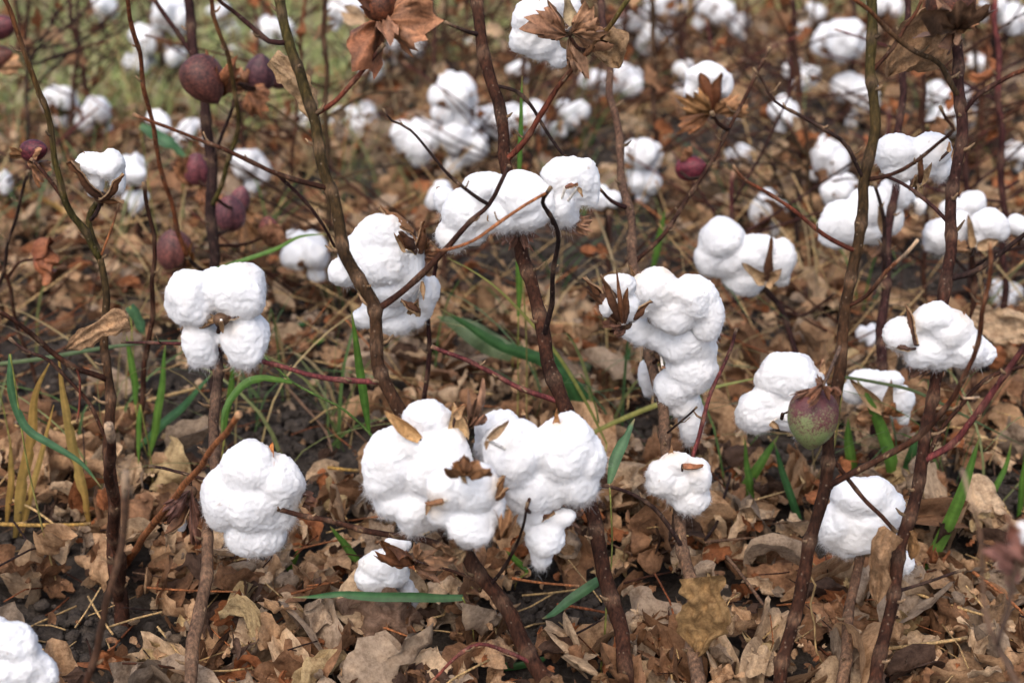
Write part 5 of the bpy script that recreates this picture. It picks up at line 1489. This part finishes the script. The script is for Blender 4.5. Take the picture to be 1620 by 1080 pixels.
for lb, pts, w, tint in [('thin orange petiole on the lower left litter', [(240, 985), (300, 990), (380, 992)], 5, 'orange'), ('orange petiole under the big left boll', [(470, 925), (520, 912), (560, 905)], 5, 'orange'),
                         ('orange petiole on the soil by the leaning stem', [(810, 970), (860, 978), (915, 983)], 6, 'orange'), ('reddish petiole lower on the same soil patch', [(880, 1012), (930, 1020), (980, 1030)], 6, 'rust'),
                         ('long orange petiole at the lower right', [(1530, 960), (1580, 1000), (1625, 1045)], 7, 'orange'), ('slanting orange stick right of the white strand plant', [(1145, 935), (1180, 980), (1212, 1030)], 8, 'tan'),
                         ('dark twig leaning by the round flat leaf', [(1112, 908), (1130, 880), (1142, 840), (1152, 800)], 7, 'dark'), ('pale brown stick lying under the round flat leaf', [(1112, 912), (1150, 908), (1205, 902)], 6, 'tan'),
                         ('orange petiole below the torn husk boll', [(610, 1050), (640, 1062), (660, 1068)], 5, 'orange'), ('orange petiole at the lower left corner of the horizontal blade', [(465, 995), (500, 985), (540, 975)], 6, 'orange'),
                         ('thin dark twig slanting at the bottom by the leaning stem', [(890, 1070), (925, 1052), (955, 1035)], 5, 'dark')]:
    P0 = [ground(*p) + Vector((0, 0, 0.035)) for p in pts]
    mp = m_per_px(pts[0][0], pts[0][1], P0[0].y) / 2
    o, _ = limb('fallen_twig', None, P0[0], P0, w * mp, w * mp * 0.8, tint, tint, nodes=False, sides=6, wob=0.15)
    o.location = P0[0]
    tag(o, lb, 'twig', 'fallen twigs and petioles on the litter')
rod('curly pale dry tendril hanging on the olive right stem', [(1270, 885), (1276, 905), (1290, 925), (1282, 955), (1288, 985), (1292, 1030), (1306, 1055)], 0.875, 5, 'straw', name='dry_tendril', cat='tendril', group='')

def soil_clods():
    r = np.random.default_rng(77)
    iv, fc = ico(2)
    fc = np.array(fc)
    Vs, Fs, n = [], [], 0
    for _ in range(5200):
        a, b_, c, d = BARE[r.integers(0, len(BARE))]
        g = ground(a + r.normal() * c * 0.75, min(1120, b_ + r.normal() * d * 0.8))
        sz = 0.0012 + 0.006 * r.random() ** 3.5
        v = iv * (1 + 0.35 * noise3(iv * 1.6 + r.random(3) * 40))[:, None] * sz * np.array((1, 1, 0.75)) + np.array((g.x, g.y, 0.001 + sz * 0.3))
        Vs.append(v)
        Fs.append(fc + n)
        n += len(v)
    me = bpy.data.meshes.new('soil_crumbs')
    fill_mesh(me, np.concatenate(Vs), np.concatenate(Fs), np.ones((n, 3)), True)
    me.materials.append(M['soil'])
    tag(link('soil_crumbs', me), 'grey brown crumbs and small clods lying on the bare soil', 'soil', kind='stuff')
soil_clods()

# loose twigs and petioles deep in the litter, uncountable
def litter_twigs():
    r = np.random.default_rng(9)
    mb = MB()
    for _ in range(4200):
        Y = 0.7 + 2.7 * r.random() ** 0.9
        X = r.uniform(-1, 1) * (0.25 + 0.48 * Y)
        a = r.random() * 6.28
        ln = r.uniform(0.02, 0.07) if Y < 1.3 else r.uniform(0.03, 0.16)
        d = np.array((math.cos(a), math.sin(a), r.normal() * 0.2 if Y < 1.3 else abs(r.normal()) * 0.6))
        p = np.array((X, Y, r.uniform(0.008, 0.035)))
        tube(mb, [p, p + d * ln * 0.5 + r.normal(size=3) * 0.002, p + d * ln], r.uniform(0.0004, 0.0010), np.array(TINT[['orange', 'rust', 'tan', 'straw', 'dark', 'brown', 'straw', 'straw'][r.integers(0, 8)]]) * r.uniform(0.7, 1.2), 5)
    o = mb.build('litter_twigs', M['bark'])
    tag(o, 'tangle of thin twigs and leaf stalks in the litter', 'twigs', kind='stuff')
litter_twigs()

# grassy strip beyond the field, and thin grass between the rows
def far_grass():
    r = np.random.default_rng(21)
    Vs, Fs, Cs, n = [], [], [], 0
    pal = np.array([(0.44, 0.48, 0.20), (0.36, 0.44, 0.15), (0.50, 0.49, 0.25), (0.53, 0.47, 0.29), (0.27, 0.37, 0.13)])
    for _ in range(46000):
        Y = 2.1 + 3.6 * r.random() ** 1.1
        X = r.uniform(-1, 1) * (0.3 + 0.5 * Y)
        x, y, _d = px((X, Y, 0))
        g = noise3(np.array([[X * 1.7, Y * 1.7, 9.1]]))[0]
        lim = 205 if x < 560 else (110 if x < 900 else (30 if x < 1350 else 90))
        if y > lim + 50 * g:
            continue
        h = r.uniform(0.03, 0.09)
        a = r.random() * 6.28
        w = r.uniform(0.0015, 0.0035)
        s = np.array((math.cos(a), math.sin(a), 0)) * w
        lean = r.normal(size=3) * 0.035
        lean[2] = 0
        b = np.array((X, Y, 0.0))
        V = np.array([b - s, b + s, b + lean * 0.4 + (0, 0, h * 0.6) + s * 0.8, b + lean * 0.4 + (0, 0, h * 0.6) - s * 0.8, b + lean * 1.4 + (0, 0, h)])
        Vs.append(V)
        Fs += [(n, n + 1, n + 2, n + 3), (n + 3, n + 2, n + 4)]
        Cs.append(np.tile(pal[r.integers(0, 5)] * r.uniform(0.8, 1.25), (5, 1)))
        n += 5
    me = bpy.data.meshes.new('grass')
    fill_mesh(me, np.concatenate(Vs), Fs, np.concatenate(Cs), False)
    me.materials.append(M['grass'])
    o = link('grass', me)
    tag(o, 'yellow green short grass beyond the last cotton plants', 'grass', kind='stuff')
far_grass()
def row_grass():
    r = np.random.default_rng(44)
    mb = MB()
    pal = np.array([(0.085, 0.15, 0.04), (0.065, 0.12, 0.045), (0.17, 0.19, 0.07), (0.34, 0.26, 0.12), (0.42, 0.32, 0.17)])
    for _ in range(270):
        Y = 1.12 + 1.6 * r.random()
        X = r.uniform(-1, 1) * (0.25 + 0.45 * Y)
        if X > 0.2 and r.random() < 0.4:
            continue
        k0 = r.integers(0, 5)
        for _b in range(r.integers(1, 6)):
            h = r.uniform(0.05, 0.17)
            lean = r.normal(size=3) * np.array((0.07, 0.05, 0))
            b0 = np.array((X, Y, 0.0)) + r.normal(size=3) * np.array((0.008, 0.008, 0))
            pth = smooth_path([b0, b0 + lean * 0.3 + (0, 0, h * 0.55), b0 + lean + (0, 0, h * 0.9), b0 + lean * 1.8 + (0, 0, h * 0.85)], 0.02)
            m = len(pth)
            w = r.uniform(0.0008, 0.0021)
            a = r.random() * 3.14
            sd_ = np.array((math.cos(a), math.sin(a) * 0.5, 0.0))
            ss = np.linspace(0, 1, m)
            wd = (w * (1 - ss ** 2) + 0.0002)[:, None]
            V = np.stack([pth - sd_ * wd, pth + np.array((0, 0.0006, 0)), pth + sd_ * wd], 1).reshape(-1, 3)
            Fc = [(i * 3 + j, i * 3 + j + 1, i * 3 + j + 4, i * 3 + j + 3) for i in range(m - 1) for j in (0, 1)]
            mb.add(V, Fc, pal[k0] * r.uniform(0.8, 1.2))
    o = mb.build('sparse_grass', M['grass'])
    tag(o, 'thin green and straw coloured grass tufts scattered between the cotton rows', 'grass', kind='stuff')
row_grass()

# ------------------------------------------------------------------ the plants farther back
def husk_boll(name, seed):
    """A free-standing open boll about 6 cm across: bur > lint, bract. Made once, copied for the far plants."""
    r = random.Random(seed)
    n = r.choice([3, 4, 4])
    lobes, st = [], []
    for i in range(n):
        a = i * 6.283 / n + r.uniform(-.25, .25)
        k = r.uniform(0.85, 1.15)
        lobes.append(((0.015 * math.cos(a) * k, 0.015 * math.sin(a) * k, r.uniform(-0.006, 0.006)), (0.0155 * k, 0.0155 * k, 0.0195 * r.uniform(0.85, 1.2)), r.uniform(-.4, .4)))
    if r.random() < 0.6:
        lobes.append(((r.uniform(-.012, .012), r.uniform(-.012, .012), -0.026), (0.010, 0.010, 0.015), 0))
    lobes.append(((0, 0, 0.006), (0.016, 0.016, 0.016), 0))
    mb = MB()
    nub(mb, (0, 0, -0.022), 0.006)
    for i in range(n):
        a = (i + 0.5) * 6.283 / n
        d = np.array((math.cos(a), math.sin(a), 0))
        carpel(mb, np.array((0, 0, -0.022)), d * 0.026 + np.array((0, 0, r.uniform(-0.006, 0.012))), 0.009, 0.25, tuple(d * 0.4 + np.array((0, 0, -0.8))), seed=seed * 9 + i)
    b = mb.mesh('open_boll', M['husk'])
    l = lint_mesh('lint', lobes, 0.0018, 500, (0, 0, 0), None, seed, 0.006)
    bb = MB()
    for i in range(2):
        a = r.random() * 6.28
        d = np.array((math.cos(a), math.sin(a), 0))
        bract(bb, (0, 0, -0.026), d * 0.028 + np.array((0, 0, r.uniform(-0.02, 0.0))), 0.016, (0, 0, 1), (0.26, 0.13, 0.062), 6, 0.3, seed * 5 + i)
    return b, l, bb.mesh('bract', M['husk'])
HB = [husk_boll('open_boll', 700 + i) for i in range(9)]
LEAFMESH = []
for i in range(12):
    V, Fc, sh, _ = leaf_proto(500 + i, KINDS[i % 6], 18, 5)
    me = bpy.data.meshes.new('withered_leaf')
    fill_mesh(me, V, Fc, sh[:, None] * np.ones(3), True)
    leaf_pos(me, V * 0.03 + i * 3.1)
    me.materials.append(M['leaf'])
    LEAFMESH.append(me)
fr = random.Random(31)
def far_boll(p, x, y, w, Y, k=None, leaf=True):
    mp = m_per_px(x, y, Y)
    k = fr.randrange(len(HB)) if k is None else k
    cen = at(x, y, Y)
    s = w * mp / 0.061
    b = link('open_boll', HB[k][0], p.root)
    b.location = cen - p.base
    b.rotation_euler = (fr.uniform(-.5, .5), fr.uniform(-.5, .5), fr.random() * 6.28)
    b.scale = (s, s, s)
    link('lint', HB[k][1], b)
    link('bract', HB[k][2], b)
    # its own twig from the stem
    foot = cen + Vector((0, 0.004, -0.022 * s))
    a = min(p.paths[0], key=lambda q: (q[0] - foot.x) ** 2 + (q[2] - foot.z + 0.05) ** 2)
    a = Vector(a)
    if (a - foot).length > 0.012:
        m1 = a.lerp(foot, 0.5) + Vector((0, 0, -0.008))
        limb('branch', p.root, p.base, [a, m1, foot], 0.0022, 0.0016, 'brown', 'dark', nodes=False, sides=6)
def far_leaf(p, q, s, colr):
    o = link('withered_leaf', LEAFMESH[fr.randrange(12)], p.root)
    o.location = Vector(q) - p.base
    o.rotation_euler = (fr.uniform(0.6, 2.4), fr.uniform(-1, 1), fr.random() * 6.28)
    o.scale = (s, s, s)
    o.color = (*(np.array(LEAFCOL[colr]) * fr.uniform(0.8, 1.1)), 1)
def far_plant(label, Y, stem, bolls, w=14, tint=('brown', 'purple'), leaves=2, lean=0.06, twigs=2, group=None):
    foot = (stem[0][0], row_for(Y))
    st = [foot] + [q for q in stem[1:] if q[1] < foot[1] - 6]
    p = Plant(label, st, (w, w * 0.75), tint, Y, Y + lean, sides=7, step=0.012, group=group)
    for bd in bolls:
        far_boll(p, bd[0], bd[1], bd[2], Y + (bd[3] if len(bd) > 3 else 0.0), leaf=False)
    for _ in range(leaves + 2):
        q = p.path[fr.randrange(len(p.path) // 4, len(p.path))]
        if q[2] < 0.4:
            far_leaf(p, q + np.array((fr.uniform(-.03, .03), fr.uniform(-.02, .02), 0)), fr.uniform(0.018, 0.03), fr.choice(['russet', 'brown', 'russet', 'tan', 'beige']))
    for _ in range(twigs + 2):
        i = fr.randrange(len(p.path) // 5, max(len(p.path) // 5 + 1, int(len(p.path) * 0.8)))
        a = Vector(p.path[i])
        sgn = fr.choice((-1, 1))
        e = a + Vector((sgn * fr.uniform(0.05, 0.22), fr.uniform(-0.06, 0.06), fr.uniform(0.0, 0.16)))
        m1 = a.lerp(e, 0.5) + Vector((0, 0, fr.uniform(-0.015, 0.015)))
        limb('branch', p.root, p.base, [a, m1, e], 0.0026, 0.0014, tint[0], fr.choice(['dark', 'rust', 'brown', 'pink']), nodes=False, sides=6, step=0.012)
    return p
G = 'cotton plants farther back in the field'
pl = Plant('cotton plant at the left edge with two dark closed bolls one above the other', [(-40, 420), (-34, 250), (-28, 120), (-30, 20)], (12, 9), ('brown', 'brown'), 1.6, 1.62, nodes=False)
pl.closed(2, 43, 21, 1.6, (0.8, -0.2, 0.3), (0.09, 0.030, 0.035))
pl.closed(-2, 92, 22, 1.6, (0.7, -0.2, 0.3), (0.080, 0.034, 0.025), bracts=[(-10, 100, 26, 118, 26, dict(col=(0.36, 0.2, 0.1)))])

far_plant('far plant at the upper left with two white bolls side by side', 2.25, [(150, 0), (142, 170), (128, 90), (112, 30), (108, -10)], [(98, 160, 64), (150, 180, 68)], group=G)
far_plant('far plant at the upper left with three stacked white bolls', 2.55, [(280, 0), (262, 120), (250, 60), (238, -10)], [(236, 62, 62), (222, 102, 58), (272, 24, 74), (276, 92, 42)], group=G)
far_plant('far plant at the upper left corner with a white boll cut by the frame', 2.9, [(166, 0), (164, 70), (160, -10)], [(164, 8, 52)], group=G)
far_plant('far plant with a long drooping boll behind the half open boll', 1.8, [(222, 0), (218, 330), (214, 260)], [(208, 268, 58), (216, 318, 42)], twigs=1, group=G)
far_plant('plant with one tapered white boll left of the forked stem', 1.55, [(500, 0), (492, 470), (490, 430)], [(486, 398, 84)], twigs=0, group=G)
far_plant('far plant at the left edge showing half a white boll', 1.9, [(-10, 0), (-6, 340), (-4, 280)], [(0, 292, 44)], group=G)
far_plant('far plant with white bolls behind the purple brown bolls', 1.95, [(402, 0), (396, 320), (388, 240), (372, 150), (365, 110)], [(396, 262, 74), (254, 196, 48), (266, 356, 44)], group=G)
far_plant('far plant with a plump white boll left of the upper branch', 2.35, [(556, 0), (566, 210), (582, 120), (598, 40), (604, -10)], [(566, 197, 84), (482, 198, 50), (545, 14, 60)], group=G)
far_plant('far plant with a white boll under the dry bur', 2.75, [(652, 0), (648, 110), (655, 40), (662, -10)], [(640, 72, 66), (632, 40, 40)], group=G)
far_plant('far plant with a white boll behind the olive stem top', 2.85, [(420, 0), (424, 100), (418, 40), (415, -10)], [(432, 50, 66), (366, 86, 40)], group=G)
far_plant('far plant with two broad white bolls low and one high', 2.05, [(705, 0), (702, 290), (696, 230), (690, 120), (684, -10)], [(664, 224, 88), (732, 222, 92), (720, 148, 84), (705, 176, 50)], group=G)
far_plant('far plant with white bolls behind the straight stem', 2.15, [(806, 0), (812, 240), (822, 160), (836, 60)], [(782, 192, 82), (838, 184, 62), (800, 200, 66)], group=G)
far_plant('far plant with two white bolls beside the stump of the strand plant', 2.5, [(950, 0), (958, 170), (975, 90), (1000, -10)], [(945, 130, 54), (988, 128, 72)], group=G)
far_plant('far plant at the top with a row of white bolls', 2.8, [(1040, 0), (1044, 110), (1048, 50), (1050, -10)], [(1036, 54, 84), (1002, 32, 64), (1050, 8, 66)], group=G)
far_plant('far plant at the top with a white boll and hanging brown leaf', 2.85, [(1118, 0), (1120, 70), (1116, -10)], [(1130, 14, 66), (1166, 38, 42)], group=G)
far_plant('plant with one tall oval white boll behind the strand plant', 1.85, [(1050, 0), (1042, 330), (1036, 200), (1034, 60), (1030, -10)], [(1020, 244, 70), (1018, 284, 62)], tint=('brown', 'khaki'), group=G)
far_plant('far plant with a small white boll in a brown husk right of the strand', 2.2, [(1190, 0), (1182, 280), (1170, 230)], [(1174, 250, 56)], group=G)
far_plant('tall bare far stem with small white bolls left of the olive stem', 1.95, [(1302, 0), (1292, 330), (1280, 250), (1264, 150), (1256, 60), (1254, -10)], [(1242, 178, 54), (1312, 246, 72)], w=17, group=G)
far_plant('far plant with three white bolls left of the olive stem top', 2.4, [(1330, 0), (1336, 220), (1344, 140), (1350, 60), (1352, -10)], [(1266, 122, 58), (1334, 62, 90), (1352, 150, 82)], group=G)
far_plant('far plant with a white boll behind the purple right stem', 2.15, [(1540, 0), (1532, 250), (1520, 200)], [(1500, 170, 92), (1530, 180, 50)], group=G)
far_plant('tall dark far stem at the right edge with small white bolls', 2.1, [(1572, 0), (1576, 230), (1574, 100), (1568, -10)], [(1602, 30, 58), (1604, 242, 48), (1566, 12, 44)], w=16, tint=('dark', 'dark'), group=G)
far_plant('plant at the right edge with a ragged grey white boll', 1.62, [(1612, 0), (1606, 500), (1604, 440), (1610, 330)], [(1592, 465, 62), (1612, 488, 48)], group=G)
far_plant('low plant with a tiny white boll between the right stems', 1.42, [(1376, 0), (1374, 560), (1372, 530)], [(1376, 530, 44)], twigs=0, group=G)
far_plant('plant with a small round white boll behind the upper bunch', 1.62, [(706, 0), (702, 400), (700, 330)], [(700, 314, 56)], twigs=1, group=G)
far_plant('plant with a shy white boll in big brown husks behind the strand plant', 1.52, [(968, 0), (964, 400), (962, 330)], [(958, 318, 46)], leaves=3, twigs=0, group=G)
far_plant('far plant at the top centre with a small white boll', 2.95, [(735, 0), (738, 80), (740, -10)], [(735, 76, 48), (772, 120, 40)], group=G)
far_plant('far plant at the top right with a white boll cut by the olive stem', 2.8, [(1400, 0), (1402, 80), (1405, -10)], [(1398, 14, 58), (1440, 150, 40)], group=G)
far_plant('far plant with a small dark capped boll in the top right corner', 2.9, [(1620, 0), (1612, 70), (1610, -10)], [(1590, 18, 50)], group=G)
far_plant('far plant at the left with one low white boll', 2.6, [(40, 0), (36, 160), (30, 60), (24, -10)], [(30, 172, 36)], leaves=4, group=G)
far_plant('far plant in front of the grass left of the purple bolls', 3.0, [(180, 0), (172, 60), (168, -10)], [(362, 84, 34)], leaves=3, group=G)

# bare stalks between them: no white bolls, a few withered leaves
BL = [((60, 60), 'in the upper left corner'), ((190, 60), 'left of the reddish branches'), ((330, 250), 'beside the purple brown bolls'), ((450, 200), 'left of the forked olive stem'), ((640, 150), 'right of the dry bur'), ((760, 300), 'behind the upper bunch'),
      ((900, 200), 'behind the brown bracts'), ((1050, 150), 'behind the strand plant'), ((1180, 200), 'right of the strand plant'), ((1280, 300), 'left of the olive stem'), ((1440, 200), 'between the two right stems'), ((1580, 200), 'at the right edge')]
taken = set()
for i in range(84):
    Y = fr.uniform(1.45, 3.2)
    x = fr.uniform(-30, 1650)
    yb = row_for(Y)
    if any(abs(x - t) < 9 for t in taken) or (x < 600 and fr.random() < 0.55):
        continue
    taken.add(x)
    top = -12 if fr.random() < 0.6 else fr.uniform(yb - 300, yb - 120)
    top = min(top, yb - 90)
    sl = fr.uniform(-30, 30)
    st = [(x, yb), (x + sl * 0.3 + fr.uniform(-6, 6), yb - (yb - top) * 0.35), (x + sl * 0.7 + fr.uniform(-6, 6), yb - (yb - top) * 0.7), (x + sl, top)]
    lm = min(BL, key=lambda q: abs(q[0][0] - x))
    tall = 'tall' if top < 0 else 'short'
    tint = fr.choice([('brown', 'purple'), ('dark', 'brown'), ('khaki', 'brown'), ('purple', 'pink'), ('brown', 'rust')])
    adj = {'brown': 'brown', 'dark': 'dark', 'khaki': 'pale brown', 'purple': 'purplish'}[tint[0]]
    far_plant('%s %s bare stalk with withered leaves %s%s' % (tall, adj, lm[1], ', farther back' if Y > 2.3 else ''), Y, st, [], w=fr.uniform(9, 15) * 1.6 / Y ** 0.9, tint=tint, leaves=fr.randrange(2, 7), twigs=fr.randrange(2, 6), group='bare stalks farther back in the field')

EXTRA = [(60, 60, 2.9, 'left of the stacked bolls'), (345, 20, 3.0, 'right of the stacked bolls'), (470, 90, 2.9, 'under the olive stem top'), (590, 110, 2.9, 'beneath the dry bur'), (820, 110, 2.7, 'left of the brown bracts'), (1080, 110, 2.7, 'left of the amber bract boll'),
         (1200, 60, 2.9, 'right of the amber bract boll'), (1230, 20, 3.0, 'above the tall bare far stem'), (1290, 20, 3.1, 'beside the round pale boll'), (1480, 60, 2.8, 'behind the big tan leaf'), (1545, 100, 2.6, 'right of the purple stem'), (1215, 330, 1.85, 'behind the red twig'),
         (1420, 180, 2.4, 'between the right stems'), (905, 180, 2.5, 'under the brown bracts'), (880, 120, 2.8, 'behind the brown bracts'), (1545, 270, 2.0, 'below the red twig at the right'), (300, 210, 2.4, 'behind the reddish left twig'), (1330, 300, 1.75, 'behind the wide right boll')]
for x, y, Y, where in [e for i, e in enumerate(EXTRA) if i in (1, 3, 4, 5, 8, 10, 11, 13, 16, 17)]:
    while row_for(Y) < y + 45:
        Y -= 0.05
    q = (x + fr.uniform(-15, 15), 0)
    far_plant('far plant with one or two small white bolls ' + where, Y, [q, (x, y + 30), (x + fr.uniform(-8, 8), y - 40), (x + fr.uniform(-14, 14), -12)] if y < 130 else [q, (x, y + 30), (x + 3, y - 10)],
              [(x, y, 54 * 2.3 / Y * fr.uniform(0.7, 1.0))] + ([(x + fr.uniform(-45, 45), y + fr.uniform(15, 40), 36)] if fr.random() < 0.6 else []), w=11, leaves=4, twigs=3, group=G)
